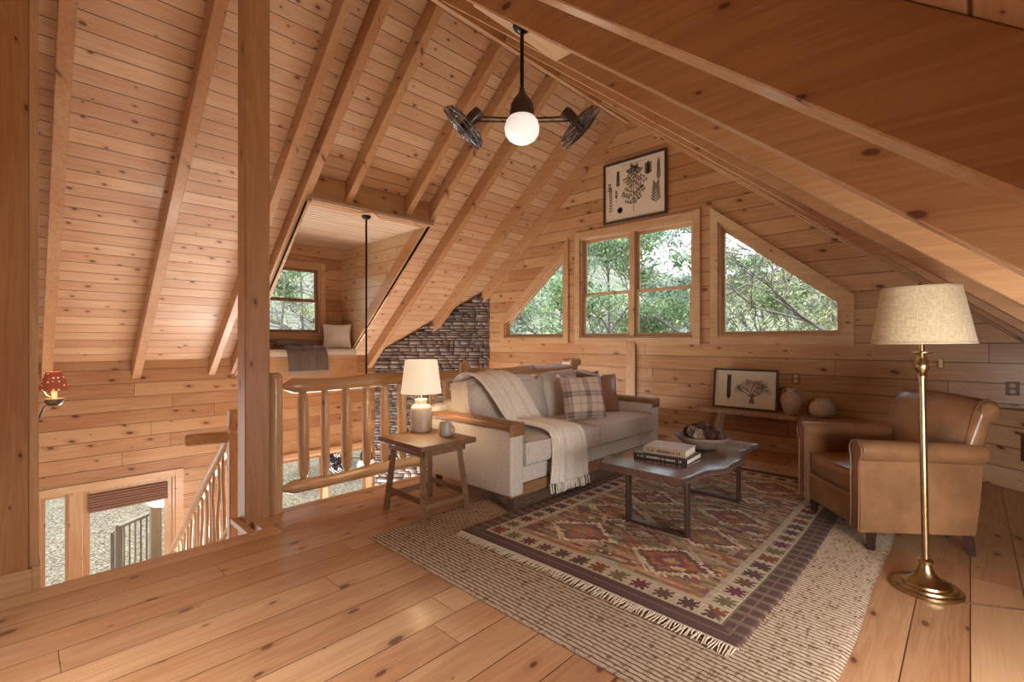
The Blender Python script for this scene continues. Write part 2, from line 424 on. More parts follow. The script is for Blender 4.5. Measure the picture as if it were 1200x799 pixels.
# left wall with dormer back, door unit, lower windows
YD0, YD1 = 2.47, 4.20; ZDC = 3.03
ent = (.18, 1.62, -2.72, -.62)
lw = (2.35, 4.75, -2.3, -.68)
dw = (2.78, 3.80, 1.47, 2.66)
def ry(q): y0, y1, z0, z1 = q; return [(XL, y0, z0), (XL, y1, z0), (XL, y1, z1), (XL, y0, z1)]
b = MB()
outer = [(XL, YB, ZLOW), (XL, YG, ZLOW), (XL, YG, 1.08), (XL, YD1+.05, 1.08), (XL, YD1+.05, ZDC+.1), (XL, YD0-.05, ZDC+.1), (XL, YD0-.05, 1.08), (XL, YB, 1.08)]
b.holed(outer, [ry(ent), ry(lw), ry(dw), ry((-2.9, -.3, -2.2, .6))], (-.16, 0, 0))
b.build('wall_left', M_WALLY, kind='structure')
# right knee wall and corner chase, back wall (behind the viewer) with one opening added to let daylight in
b = MB(); b.box(XW, XW+.12, YB, YG, -.1, 1.15); b.build('wall_right', M_WALLY, kind='structure')
b = MB()
o_ = [(XL, YB, ZLOW), (XW+.1, YB, ZLOW), (XW+.1, YB, zr(XW+.1)+DV), (XA, YB, zl(XA)+DV+.05), (XL, YB, zl(XL)+DV)]
def rb(x0, x1, z0, z1): return [(x0, YB, z0), (x1, YB, z0), (x1, YB, z1), (x0, YB, z1)]
b.holed(o_, [rb(-8.0, -5.0, -2.3, .6)], (0, -.15, 0))
b.build('wall_back', M_GABLE, kind='structure')
# partition beside the stair (its end shows at the left edge of the view)
b = MB(); b.box(XE1-1.2, XE1-.16, -.06, .075, ZLOW, 4.2); b.build('wall_stair', M_GABLE, kind='structure')
# wall below loft edge (rooms under the loft)
b = MB(); b.box(XE2-.02, XE2+.1, 1.35, YG, ZLOW, -.28); b.build('wall_under_loft', M_WALLY, kind='structure')

# roof decks
b = MB()
def P(x, y): return (x, y, zl(x)+DV)
b.holed([P(XL-.3, YB-.1), P(XA, YB-.1), P(XA, YG+.2), P(XL-.3, YG+.2)], [[P(XL-.25, YD0-.02), P(-5.72, YD0-.02), P(-5.72, YD1+.02), P(XL-.25, YD1+.02)]], (0, 0, .06))
b.build('ceiling_left', M_DECK, kind='structure')
b = MB()
Q = lambda x, y: (x, y, zr(x)+DV)
b.holed([Q(XA, YB-.1), Q(1.25, YB-.1), Q(1.25, YG+.2), Q(XA, YG+.2)], [], (0, 0, .06))
b.build('ceiling_right', M_DECK, kind='structure')
# dormer shell
b = MB(); b.box(XL, -5.66, YD0-.03, YD1+.03, ZDC, ZDC+.04); b.build('ceiling_dormer', M_BEAD, kind='structure')
for i, y in enumerate((YD0-.06, YD1)):
    b = MB(); b.poly([(XL, y, .80), (XL, y, ZDC), (-5.70, y, ZDC), (-5.70, y, zl(-5.7)+.02)], (0, .06, 0))
    b.build('wall_dormer_'+('left', 'right')[i], M_LIT if i else M_GABLE, kind='structure')

# structural timber: every rafter a thing of its own
def rafter(side, y, x0, x1, w=.09, label='', dv=DV):
    z = zl if side == 'l' else zr
    b = MB(); b.poly([(x0, y-w/2, z(x0)), (x1, y-w/2, z(x1)), (x1, y-w/2, z(x1)+dv), (x0, y-w/2, z(x0)+dv)], (0, w, 0))
    bmesh.ops.bevel(b.bm, geom=b.bm.edges[:], offset=.004, segments=1, affect='EDGES')
    o = b.build('rafter', M_BEAM['X']); centre(o)
    return tag(o, label, 'rafter', 'rafters of the roof')
XB = XR
rl = 'pine rafter on the left roof slope, '
rafter('l', .26, XL, XB, .10, rl+'nearest the tall timber at the left edge')
rafter('l', 1.165, XL, XB, .10, rl+'long one left of the square post')
rafter('l', 2.09, XL, XB, .09, rl+'left one of the close pair')
rafter('l', 2.40, XL, XB, .10, rl+'bordering the dormer on its left')
rafter('l', 2.92, -5.72, XB, .09, rl+'short, ending above the pole canopy')
rafter('l', 3.80, -5.72, XB, .09, rl+'short, at the header right end')
rafter('l', 4.22, XL, XB, .10, rl+'bordering the dormer on its right side')
rafter('l', 4.78, XL, XB, .10, rl+'between dormer and stone chimney')
rafter('l', 5.72, -7.68, XB, .10, rl+'ending on the stone chimney')
rafter('l', 6.40, -6.95, XB, .09, rl+'flat against the gable wall')
rr = 'pine rafter on the right roof slope, '
rt = ['broad one closest overhead at the upper right', 'second from overhead', 'third from overhead',
      'fourth from overhead', 'fifth from overhead', 'sixth from overhead', 'flat against the gable wall']
for y, t in zip((1.10, 1.93, 2.86, 3.80, 4.75, 5.70, 6.40), rt): rafter('r', y, XB+.045, 1.0, .095, rr+t)
b = MB(); b.box(XR-.0, XR+.05, YB, YG, ZR-.03, ZR+.30, .004); tag(centre(b.build('ridge_beam', M_BEAM['Y'])), 'long pine ridge board where the two roof slopes meet', 'beam')
b = MB(); b.box(-5.79, -5.69, YD0-.02, YD1-.02, ZDC-.01, 3.37, .004); b.box(-5.83, -5.79, YD0, YD1-.05, ZDC-.01, ZDC+.1, .004)
tag(centre(b.build('dormer_header', M_BEAM['Y'])), 'heavy pine header beam across the top of the dormer opening', 'beam')
b = MB(); b.box(-2.25, -1.98, 1.98, 2.81, 3.45, 3.56, .004); tag(centre(b.build('fan_mounting_block', M_TRIM['Y'])), 'flat pale pine block between rafters carrying the twin fan', 'block')
# posts
b = MB(); b.box(-4.045, -3.87, 1.17, 1.345, -.28, zl(-4.0)+.05, .008); tag(centre(b.build('square_post', M_BEAM['Z'])), 'tall square pine post standing at the loft edge by the stair', 'post')
t = empty('end_post', 'wide upright pine timber at the far left edge of the view', 'post', (XE1-.08, 0, 0))
b = MB(); b.box(-.09, .08, -.35, .042, 0, 4.4, .004); b.build('timber', M_BEAM['Z'], t)
b = MB(); b.box(-.10, .066, .042, .082, 0, 4.4, .004); b.build('casing_strip', M_TRIM['Z'], t)
b = MB(); b.box(.08, .10, -.35, .055, 0, .12, .003); b.box(-.1, .10, .055, .088, 0, .13, .003); b.build('base_block', M_TRIM['Y'], t)

# baseboards / trims
b = MB(); b.box(XE2+.05, .07, YG-.02, YG, 0, .11, .003); b.build('baseboard_front', M_TRIM['X'], kind='structure')
b = MB(); b.box(-3.78, -3.62, YG-.03, YG, .1, 1.33, .004); b.build('trim_1', M_TRIM['Z'], kind='structure')
b = MB(); b.box(-4.02, -3.60, 1.115, 1.165, -.03, .012, .003); b.build('trim_2', M_TRIM['X'], kind='structure')
b = MB(); b.box(XE2-.03, XE2, 1.45, YG, -.3, .0, .004); b.build('trim_3', M_TRIM['Y'], kind='structure')

# corner chase on the right
dx, dy = .782, -.635
A = Vector((.05, 6.45, 0)); 
b = MB(); L = 1.165
b.poly([A, A+Vector((dx*L, dy*L, 0)), A+Vector((dx*L+.5, dy*L, 0)), A+Vector((.5, .05, 0))], (0, 0, .72))
o = b.build('wall_corner', None, kind='structure')
# put it in a rotated frame so that its boards run along the face
ang = math.atan2(dy, dx); Mr = Matrix.Translation(A) @ Matrix.Rotation(ang, 4, 'Z'); o.data.transform(Mr.inverted()); o.matrix_world = Mr; o.data.materials.append(M_LIT)
t = empty('wall_register', 'small dark floor-level vent grille in the low corner wall', 'vent')
t.matrix_world = Mr
b = MB(); b.box(.36, .72, -.012, -.001, .28, .53, .003); b.box(.385, .695, -.016, -.012, .305, .505); b.build('grille_frame', plain('grille_brown', (.16, .09, .06), .4, .5), t)
b = MB()
for k in range(7): b.box(.39, .69, -.02, -.0165, .315+k*.027, .328+k*.027)
b.build('grille_louvre', M_BLACK, t)

# ------------------------------------------------------------------ stone corner
def stones(name, p0, p1, z0, ztop, mat):
    """dry-stacked ledge stone in the vertical plane p0->p1"""
    d = Vector((p1[0]-p0[0], p1[1]-p0[1], 0)); L = d.length; d.normalize(); nrm = Vector((d.y, -d.x, 0))
    V = []; F = []; Cc = []
    rs = random.Random(3); z = z0
    while z < 2.6:
        h = rs.choice((.035, .045, .055, .07, .09)); s = -rs.random()*.2
        while s < L:
            l = rs.uniform(.09, .32); a, c = max(0, s), min(L, s+l)
            s += l
            if c-a < .03: continue
            top = ztop(p0[0]+d.x*(a+c)/2)
            tops = [min(z+h, ztop(p0[0]+d.x*q)) for q in (a, c)]
            if min(tops) < z+.01: continue
            dep = rs.uniform(.01, .04); g = .003; j = lambda: rs.uniform(-.006, .006)
            base = len(V); tone = rs.uniform(1.1, 1.6); hue = rs.choice(((.21, .18, .165), (.19, .17, .165), (.24, .195, .165), (.175, .165, .17), (.225, .20, .185)))
            cn = [(a+g, z+g/2), (c-g, z+g/2), (c-g, tops[1]-g/2), (a+g, tops[0]-g/2)]
            for (ss, zz) in cn: V.append(Vector((p0[0], p0[1], zz))+d*ss-nrm*(-.0)+nrm*-.02)
            for (ss, zz) in cn:
                ins = .008; ss2 = ss+(ins if ss < (a+c)/2 else -ins); zz2 = zz+(ins*.6 if zz < z+h/2 else -ins*.6)
                V.append(Vector((p0[0], p0[1], zz2))+d*ss2+nrm*(dep+j()))
            cc = [hue[q]*tone for q in range(3)]
            for f in ((4, 5, 6, 7), (0, 1, 5, 4), (1, 2, 6, 5), (2, 3, 7, 6), (3, 0, 4, 7)): F.append([base+q for q in f]); Cc.append(cc)
        z += h
    return npmesh(name, [tuple(v) for v in V], F, mat, cols=Cc)
M_STONE = attr('stacked_stone', .85, 22, 0)
p0, p1 = (-8.45, 4.88), (-6.83, 6.47)
ch = empty('stone_chimney', 'grey-brown stacked stone chimney rising across the far left corner', 'chimney', (0, 0, 0))
o = stones('stone_facing', p0, p1, ZLOW, lambda x: zl(x)+DV-.005, M_STONE); o.parent = ch
b = MB(); n_ = Vector((.7, -.714, 0))*.03
b.poly([Vector((p0[0], p0[1], ZLOW))-n_, Vector((p1[0], p1[1], ZLOW))-n_, Vector((p1[0], p1[1], zl(p1[0])+DV-.01))-n_, Vector((p0[0], p0[1], zl(p0[0])+DV-.01))-n_], (-.05, .05, 0))
b.build('mortar_backing', plain('dark_mortar', (.10, .085, .075), .9, nscale=30), ch)

# ================================================================== WINDOWS
def ring_x(b, x0, x1, z0, z1, w, y0, y1, bev=.003):
    b.box(x0, x0+w, y0, y1, z0, z1, bev); b.box(x1-w, x1, y0, y1, z0, z1, bev)
    b.box(x0+w, x1-w, y0, y1, z0, z0+w, bev); b.box(x0+w, x1-w, y0, y1, z1-w, z1, bev)
def poly_ring(b, pts, w, y0, y1, outward=False):
    """frame of width w inside a convex polygon (x,z), counter-clockwise"""
    n = len(pts); inn = []
    for i in range(n):
        p = Vector(pts[i]); a = Vector(pts[i-1]); c = Vector(pts[(i+1) % n])
        e1 = (p-a).normalized(); e2 = (c-p).normalized(); n1 = Vector((-e1.y, e1.x)); n2 = Vector((-e2.y, e2.x))
        m = (n1+n2).normalized(); inn.append(p+m*(w/m.dot(n1)))
    for i in range(n):
        j = (i+1) % n; q = [pts[i], pts[j], inn[j], inn[i]] if w > 0 else [inn[i], inn[j], pts[j], pts[i]]
        b.poly([(x, y0, z) for x, z in q], (0, y1-y0, 0))
    return [tuple(v) for v in inn]
def pane_poly(name, pts, y, parent):
    b = MB(); b.poly([(x, y, z) for x, z in pts], (0, .004, 0)); return b.build(name, M_GLASS, parent)
# big double window
x0, x1, z0, z1 = WB
b = MB(); b.box(x0-.10, x0, YG-.022, YG, z0-.10, z1+.12, .003); b.box(x1, x1+.10, YG-.022, YG, z0-.10, z1+.12, .003)
b.box(x0, x1, YG-.02, YG, z1, z1+.11, .003); b.box(x0-.0, x1+.0, YG-.02, YG, z0-.10, z0, .003)
W1 = b.build('window_1', M_TRIM['X'], kind='structure')
b = MB(); ring_x(b, x0, x1, z0, z1, .025, YG, YG+.13); b.box(-3.735, -3.655, YG+.01, YG+.13, z0+.02, z1-.02, .004); b.build('window_frame', M_TRIM['Z'], W1)
for (sx0, sx1) in ((x0+.025, -3.735), (-3.655, x1-.025)):
    for (sz0, sz1, yy) in ((z0+.025, 2.13, YG+.05), (2.09, z1-.025, YG+.085)):
        b = MB(); ring_x(b, sx0, sx1, sz0, sz1, .045, yy, yy+.035); s_ = b.build('sash', M_TRIM['X'], W1)
        pane_poly('glass_pane', [(sx0+.04, sz0+.04), (sx1-.04, sz0+.04), (sx1-.04, sz1-.04), (sx0+.04, sz1-.04)], yy+.015, s_)
for i, T_ in enumerate((TL, TR)):
    b = MB()
    big = []
    poly_ring(b, T_, -.10, YG-.022, YG)
    Wt = b.build('window_%d' % (i+2), M_TRIM['X'], kind='structure')
    b = MB(); inn = poly_ring(b, T_, .03, YG, YG+.13); b.build('window_frame', M_TRIM['Z'], Wt)
    b = MB(); inn2 = poly_ring(b, inn, .035, YG+.06, YG+.10); s_ = b.build('sash', M_TRIM['X'], Wt)
    pane_poly('glass_pane', inn, YG+.08, s_)
# dormer window (plane X)
def ring_y(b, y0, y1, z0, z1, w, xa, xb, bev=.003):
    b.box(xa, xb, y0, y0+w, z0, z1, bev); b.box(xa, xb, y1-w, y1, z0, z1, bev)
    b.box(xa, xb, y0+w, y1-w, z0, z0+w, bev); b.box(xa, xb, y0+w, y1-w, z1-w, z1, bev)
def win_y(n, q, sashes, casing=.09, mull=()):
    y0, y1, z0, z1 = q
    b = MB(); ring_y(b, y0-casing, y1+casing, z0-casing, z1+casing, casing, XL, XL+.02); Wn = b.build('window_%d' % n, M_TRIM['Y'], kind='structure')
    b = MB(); ring_y(b, y0, y1, z0, z1, .03, XL-.13, XL)
    for m in mull: b.box(XL-.12, XL-.0, m-.04, m+.04, z0+.02, z1-.02, .003)
    b.build('window_frame', M_TRIM['Z'], Wn)
    for (a, c, d, e, xx) in sashes:
        b = MB(); ring_y(b, a, c, d, e, .05, xx-.035, xx); s_ = b.build('sash', M_SASH, Wn)
        b = MB(); b.box(xx-.02, xx-.016, a+.045, c-.045, d+.045, e-.045); b.build('glass_pane', M_GLASS, s_)
    return Wn
M_SASH = pine('sash_wood', 'Z', None, light=(.42, .24, .13), dark=(.30, .15, .08), knot=.2)
y0, y1, z0, z1 = dw
win_y(4, dw, [(y0+.03, y1-.03, z0+.03, 2.09, XL-.03), (y0+.03, y1-.03, 2.05, z1-.03, XL-.07)])
y0, y1, z0, z1 = lw
win_y(5, lw, [(y0+.03, 2.98, z0+.03, z1-.03, XL-.04), (3.06, 3.86, z0+.03, z1-.03, XL-.04), (3.94, y1-.03, z0+.03, z1-.03, XL-.04)], .08, (3.02, 3.90))
# entry door with sidelight and shade
y0, y1, z0, z1 = ent
b = MB(); ring_y(b, y0-.10, y1+.10, z0, z1+.08, .10, XL, XL+.025); Dn = b.build('door_1', M_TRIM['Y'], kind='structure')
b = MB(); ring_y(b, y0, y1, z0, z1, .035, XL-.13, XL); b.box(XL-.13, XL+.01, .465, .60, z0, z1, .004); b.build('door_frame', M_TRIM['Z'], Dn)
b = MB(); ring_y(b, .215, .465, z0, z1-.035, .035, XL-.08, XL-.04); s_ = b.build('sidelight', M_TRIM['Z'], Dn)
b = MB(); b.box(XL-.06, XL-.055, .24, .44, z0+.2, z1-.06); b.build('glass_pane', M_GLASS, s_)
b = MB(); b.box(XL-.08, XL-.035, .60, .68, z0, z1-.035, .003); b.box(XL-.08, XL-.035, 1.50, 1.585, z0, z1-.035, .003)
b.box(XL-.08, XL-.035, .68, 1.50, z1-.20, z1-.035, .003); b.box(XL-.08, XL-.035, .68, 1.50, z0, z0+.3, .003); lf = b.build('door_leaf', M_TRIM['Z'], Dn)
b = MB(); b.box(XL-.06, XL-.055, .67, 1.51, z0+.28, z1-.18); b.build('glass_pane', M_GLASS, lf)
b = MB()
for k in range(7): b.box(XL-.03, XL+.01+.004*(k % 2), .665, 1.53, z1-.12-.035*k, z1-.09-.035*k, .004)
t = b.build('door_blind', plain('brown_woven_blind', (.22, .11, .075), .7, nscale=60, namt=.3)); centre(t); tag(t, 'rolled brown woven blind across the top of the entry door glass', 'blind')

# ================================================================== STAIR + RAILINGS
t = empty('staircase', 'pine stair descending from the loft edge beside the square post', 'staircase')
b = MB()
rise, run = 2.75/14, .262
for k in range(13):
    xx = XE1-run*k; zz = -rise*(k+1); b.box(xx-run-.03, xx, .10, 1.16, zz-.04, zz, .004)
b.build('tread', M_FLOOR, t, kind=None)
b = MB(); xe = XE1-13*run
for yy in (.08, 1.165): b.poly([(XE1, yy, -.02), (XE1, yy, -.32), (xe, yy, ZLOW), (xe-.05, yy, ZLOW+.22)], (0, .045, 0))
b.build('stringer', M_TRIM['X'], t)
sr = empty('stair_railing', 'sloping peeled log railing with thin stick balusters going down the stair', 'railing')
yr = 1.25; m_ = .775
zrail = lambda x: .52+m_*(x+4.55)
b = MB(); b.tube([(x, yr+.008*math.sin(x*5), zrail(x)) for x in np.linspace(-4.40, -7.1, 12)], .045, 12); b.build('handrail', M_LOG['X'], sr, 60)
b = MB(); b.tube([(-4.45, yr, .55), (-4.62, 1.12, .53), (-4.70, .98, .52)], [.05, .052, .05], 10); b.build('rail_end', M_LOG['Y'], sr, 60)
b = MB(); b.box(-4.48, -4.40, yr-.035, yr+.035, -.6, .78, .01); b.build('newel', M_LOG['Z'], sr)
b = MB(); b.box(-7.15, -7.06, yr-.045, yr+.045, ZLOW, zrail(-7.1)+.12, .01); b.build('newel', M_LOG['Z'], sr)
rs = random.Random(5)
for k in range(19):
    x = -4.58-k*.135; j = lambda: rs.uniform(-.012, .012)
    b = MB(); zb = zrail(x)-.80
    b.tube([(x+j(), yr+j(), zb), (x+j(), yr+j(), zb+.27), (x+j(), yr+j(), zb+.53), (x+j()*.5, yr, zrail(x))], [.015, .018, .016, .014], 8); b.build('baluster', M_LOG['Z'], sr, 60)
b = MB(); b.tube([(x, yr, zrail(x)-.78) for x in np.linspace(-4.45, -7.1, 5)], .03, 8); b.build('bottom_rail', M_LOG['X'], sr, 60)

# log railing along the loft edge
XP = -3.95
lr = empty('log_railing', 'chunky peeled log railing with log balusters along the loft edge behind the sofa', 'railing')
def log(name, pts, rad, key, parent, n=16):
    b = MB(); b.tube(pts, rad, n); o = b.build(name, M_LOG[key], parent, 60); return o
def wob(y): return .008*math.sin(y*6.1)
for (ya, yb) in ((1.455, 3.30), (3.44, 5.26)):
    ys = np.linspace(ya+.09, yb-.09, 14)
    for (z, r, nm) in ((.985, .058, 'top_rail'), (.165, .052, 'bottom_rail')):
        pts = [(XP, ya, z), (XP, ya+.03, z)]+[(XP+wob(y), y, z+wob(y+2)) for y in ys]+[(XP, yb-.03, z), (XP, yb, z)]
        log(nm, pts, [.018, .032]+[r+.004*math.sin(y*9) for y in ys]+[.032, .018], 'Y', lr)
for (y, zt_, r) in ((1.405, 1.10, .06), (3.37, 1.12, .062), (5.33, 1.11, .062)):
    log('newel_post', [(XP, y, -.25), (XP, y, .4), (XP, y, zt_-.05), (XP, y, zt_-.015), (XP, y, zt_)], [r, r*1.02, r*.97, r*.9, r*.6], 'Z', lr)
for y in (1.631, 1.814, 2.006, 2.20, 2.385, 2.573, 2.76, 2.945, 3.13, 3.62, 3.81, 4.0, 4.19, 4.38, 4.57, 4.76, 4.95, 5.14):
    q = .040+.005*math.sin(y*13)
    log('baluster', [(XP, y, .20), (XP, y, .225), (XP, y+.002, .245), (XP, y+.004, .28), (XP, y, .55), (XP, y-.003, .875), (XP, y-.002, .905), (XP, y, .93), (XP, y, .955)], [.018, .022, q*.8, q, q*1.06, q*.98, q*.8, .024, .018], 'Z', lr, 12)
log('rail_end', [(XP-.03, 5.50, 1.05), (XP-.30, 5.50, 1.05)], [.05, .045], 'X', lr)

# ================================================================== WINDOW SEAT in the dormer
ws = empty('window_seat', 'built-in pine window seat filling the dormer below its window', 'window seat')
b = MB(); b.box(XL, -7.84, YD0, YD1, 1.06, 1.10, .004); b.build('seat_board', M_TRIM['Y'], ws)
b = MB(); b.box(-7.90, -7.87, YD0, YD1, .74, 1.06, .003); b.box(-7.875, -7.86, 3.95, 4.0, .76, 1.05, .003); b.build('front_panel', M_TRIM['Y'], ws)
b = MB(); b.box(XL, -7.87, YD0, YD1, .72, .74); b.build('underside', M_TRIM['Y'], ws)
b = MB(); b.soft(.62, 1.66, .11, .045, (0, 0, .012), 14, Matrix.Translation((-8.14, 3.32, 1.155)), .003)
tag(centre(b.build('seat_cushion', M_CUSH, None, 180)), 'long cream seat cushion lying on the dormer window seat', 'cushion')
Mp = Matrix.Translation((-8.08, 3.93, 1.43)) @ Matrix.Rotation(R(62), 4, 'Z') @ Matrix.Rotation(R(-18), 4, 'X')
b = MB(); b.soft(.48, .06, .46, .02, (0, .065, 0), 12, None, 0, .09)
o = b.build('throw_pillow', weave('pale_grey_linen', (.66, .65, .63), (.88, .86, .84), 250, .4), None, 180); o.matrix_world = Mp
tag(o, 'pale grey square pillow leaning in the corner of the dormer window seat', 'pillow')

def cloth(path, wfun, nw, mat, name, fold=.012, nf=5, seed=1, parent=None, thick=.008, lift=None):
    """drape a cloth along a polyline path [(point, side-vector)], width and folds"""
    rs_ = random.Random(seed); ph = rs_.random()*6
    pts = []; n = len(path)
    V = []; F = []
    for i, (p, sv) in enumerate(path):
        p = Vector(p); sv = Vector(sv); t = (Vector(path[min(i+1, n-1)][0])-Vector(path[max(i-1, 0)][0])).normalized()
        nr = t.cross(sv.normalized()).normalized()
        if nr.length < .5: nr = Vector((0, 0, 1))
        for j in range(nw+1):
            u = j/nw*2-1
            f = fold*(math.sin(u*nf*math.pi*(1+.25*math.sin(u*2+ph))+ph+i*.07)*(.6+.4*math.sin(u*3+i*.09))+.55*math.sin(u*nf*.47*math.pi+1.3-i*.05))
            am = wfun(i/(n-1)) if callable(wfun) else wfun
            V.append(p+sv*u*am+nr*(abs(fold)*1.5+f))
    for i in range(n-1):
        for j in range(nw):
            a = i*(nw+1)+j; F.append((a, a+1, a+nw+2, a+nw+1))
    o = npmesh(name, [tuple(v) for v in V], F, mat, parent, smooth=True)
    m = o.modifiers.new('solid', 'SOLIDIFY'); m.thickness = thick; m.offset = 0
    s = o.modifiers.new('sub', 'SUBSURF'); s.levels = 1; s.render_levels = 1
    return o, [V[j] for j in range(nw+1)], [V[(n-1)*(nw+1)+j] for j in range(nw+1)]
def dense(pts, step=.03):
    out = [Vector(pts[0])]
    for a, b_ in zip(pts, pts[1:]):
        a = Vector(a); b_ = Vector(b_); k = max(1, int((b_-a).length/step))
        out += [a+(b_-a)*i/k for i in range(1, k+1)]
    for _ in range(2): out = [out[0]]+[(out[i-1]+out[i]*2+out[i+1])/4 for i in range(1, len(out)-1)]+[out[-1]]
    return out
gp = dense([(-8.40, 3.28, 1.27), (-8.2, 3.28, 1.25), (-7.9, 3.28, 1.245), (-7.80, 3.28, 1.20), (-7.775, 3.29, 1.05), (-7.77, 3.30, .86)])
o, a_, e_ = cloth([(p, (0, .33, 0)) for p in gp], 1, 34, M_GREYTHROW, 'throw_blanket', .010, 4, 3, None, .012)
tag(o, 'folded grey-brown wool throw with fringe hanging off the dormer window seat', 'blanket')
b = MB()
for v in e_[::1]:
    b.tube([v, v+Vector((.01, random.uniform(-.006, .006), -.05)), v+Vector((.012, random.uniform(-.012, .012), -.10))], [.006, .005, .003], 5)
b.build('fringe', plain('pale_grey_yarn', (.42, .38, .34), .9), o)
b = MB(); 
gp2 = dense([(-8.38, 2.95, 1.30), (-8.25, 3.0, 1.34), (-8.05, 3.1, 1.31), (-7.95, 3.3, 1.27)])
c2, _, _ = cloth([(p, (.03, .16, 0)) for p in gp2], 1, 16, M_GREYTHROW, 'folded_layer', .012, 3, 9, None, .012); c2.parent = o

# ================================================================== TWIN FANS
def cage_fan(root, M):
    b = MB(); Rr = .165
    for z, r in ((0, Rr), (.03, Rr*.985), (.055, Rr*.9)):
        b.lathe([(r-.004, z), (r, z+.004), (r+.004, z), (r, z-.004), (r-.004, z)], 40)
    for k in range(36):
        a = 2*math.pi*k/36; c, s = math.cos(a), math.sin(a)
        b.tube([(.03*c, .03*s, -.022), (.09*c, .09*s, -.014), (Rr*c, Rr*s, 0), (Rr*c, Rr*s, .03), (Rr*.9*c, Rr*.9*s, .055), (.06*c, .06*s, .08)], .0014, 4)
    for r, z in ((.06, -.019), (.1, -.012), (.135, -.006), (.12, .07)):
        b.lathe([(r-.002, z), (r, z+.002), (r+.002, z), (r, z-.002), (r-.002, z)], 40)
    bmesh.ops.transform(b.bm, matrix=M, verts=b.bm.verts); cg = b.build('fan_cage', M_CAGE, root, 60)
    b = MB(); b.lathe([(0, -.026), (.028, -.024), (.032, -.015), (.03, .0), (.035, .06), (.042, .11), (.042, .15), (.035, .175), (0, .18)], 24)
    bmesh.ops.transform(b.bm, matrix=M, verts=b.bm.verts); b.build('fan_motor', M_BRONZE, root, 50)
    b = MB()
    for k in range(4):
        Rz = Matrix.Rotation(k*math.pi/2+.3, 4, 'Z')
        V = [Rz @ Vector(p) for p in ((.03, -.03, .035), (.145, -.055, .045), (.15, .03, .02), (.1, .06, .012), (.03, .03, .02))]
        b.poly(V, Rz.to_3x3() @ Vector((0, 0, .003)))
    bmesh.ops.transform(b.bm, matrix=M, verts=b.bm.verts); b.build('fan_blades', plain('dark_blue_blades', (.035, .05, .085), .25, .6), root)
def twin_fan(name, label, loc, drop, yaw, e, lm):
    t = empty(name, label, 'ceiling fan', loc, yaw)
    b = MB(); b.lathe([(0, 0), (.062, 0), (.062, -.012), (.045, -.035), (.02, -.05), (0, -.05)], 28); b.build('canopy', M_BLACK, t, 40)
    b = MB(); b.lathe([(.0, -.04), (.013, -.04), (.013, -drop), (0, -drop)], 14); b.build('downrod', M_BLACK, t, 40)
    z = -drop
    b = MB(); b.lathe([(0, z+.02), (.018, z+.02), (.022, z-.01), (.05, z-.045), (.075, z-.09), (.082, z-.14), (.082, z-.165), (.075, z-.18), (0, z-.18)], 32); b.build('motor_housing', M_BRONZE, t, 40)
    zg = z-.25
    b = MB(); b.lathe([(.055, zg+.085), (.085, zg+.075), (.108, zg+.045), (.116, zg+.005), (.11, zg-.035), (.09, zg-.065), (.06, zg-.085), (.03, zg-.095), (.018, zg-.102), (0, zg-.103)], 36)
    b.build('glass_globe', lm, t, 180)
    za = z-.165
    for s in (-1, 1):
        b = MB(); b.tube([(s*.07, .028, za), (s*.315, .028, za+.01)], .007, 8); b.tube([(s*.07, -.028, za-.05), (s*.315, -.028, za-.045)], .006, 8); b.tube([(s*.315, 0, za-.045), (s*.315, 0, za+.05)], .012, 8); b.build('arm', M_BRONZE, t, 50)
        # cage faces outward/downward
        ax = Vector((s*.73, .13, -.66)).normalized()
        q = (-ax).to_track_quat('Z', 'Y').to_matrix().to_4x4()
        M = Matrix.Translation(Vector((s*.315, 0, za))+ax*.125) @ q
        cage_fan(t, M)
    l = point('fan_globe_light', (loc[0], loc[1], loc[2]+zg), e, WARM, .11)
    return t
M_GLOBE = glow('lit_globe_glass', (1, .93, .84), .55)
twin_fan('twin_ceiling_fan', 'bronze ceiling fan with two caged heads and lit globe, hanging high over the sofa', (-2.15, 2.33, 3.45), .44, R(43.9), E_FAN, M_GLOBE)
b = MB()
t = twin_fan('twin_ceiling_fan', 'twin caged fan on a very long black rod below the dormer header', (-5.78, 3.215, 3.01), 3.06, R(43.9), E_LOWFAN, M_GLOBE)
b = MB(); b.box(-.14, .14, -.14, .14, -.0, .02, .003); o = b.build('mounting_plate', M_TRIM['X'], t)

# ================================================================== SCONCE
t = empty('wall_sconce', 'iron wall sconce with red dotted shade beside the tall timber at left', 'wall lamp', (-3.90, .077, 1.11))
b = MB(); b.box(-.02, .02, 0, .008, -.30, .05, .002); b.build('back_plate', M_BLACK, t)
b = MB(); b.tube([(0, .01, -.22), (.0, .03, -.15), (0, .06, -.12), (0, .08, -.14)], .006, 8); b.tube([(0, .01, -.02), (0, .04, -.08), (0, .07, -.10)], .006, 8)
b.lathe([(0, -.145), (.03, -.14), (.042, -.12), (.045, -.10), (.04, -.10), (.0, -.12)], 20, (0, .075, 0)); b.build('arm', plain('pewter', (.25, .22, .19), .4, .8), t, 50)
b = MB(); b.lathe([(0, -.12), (.014, -.12), (.014, -.035), (0, -.035)], 12, (0, .075, 0)); b.build('candle_tube', plain('ivory', (.7, .62, .48), .5), t, 50)
N = NT('red_dotted_shade'); tcn = N.n('ShaderNodeTexCoord'); vo = N.n('ShaderNodeTexVoronoi'); N.l(tcn.outputs['Object'], vo.inputs['Vector']); vo.inputs['Scale'].default_value = 45; vo.inputs['Randomness'].default_value = .2
f = N.smooth(vo.outputs['Distance'], .30, .22); cc = N.mix(f, (.36, .085, .045, 1), (.9, .65, .4, 1)); N.l(cc, N.b.inputs['Emission Color']); N.b.inputs['Emission Strength'].default_value = .32
M_DOT = N.fin(cc, .7)
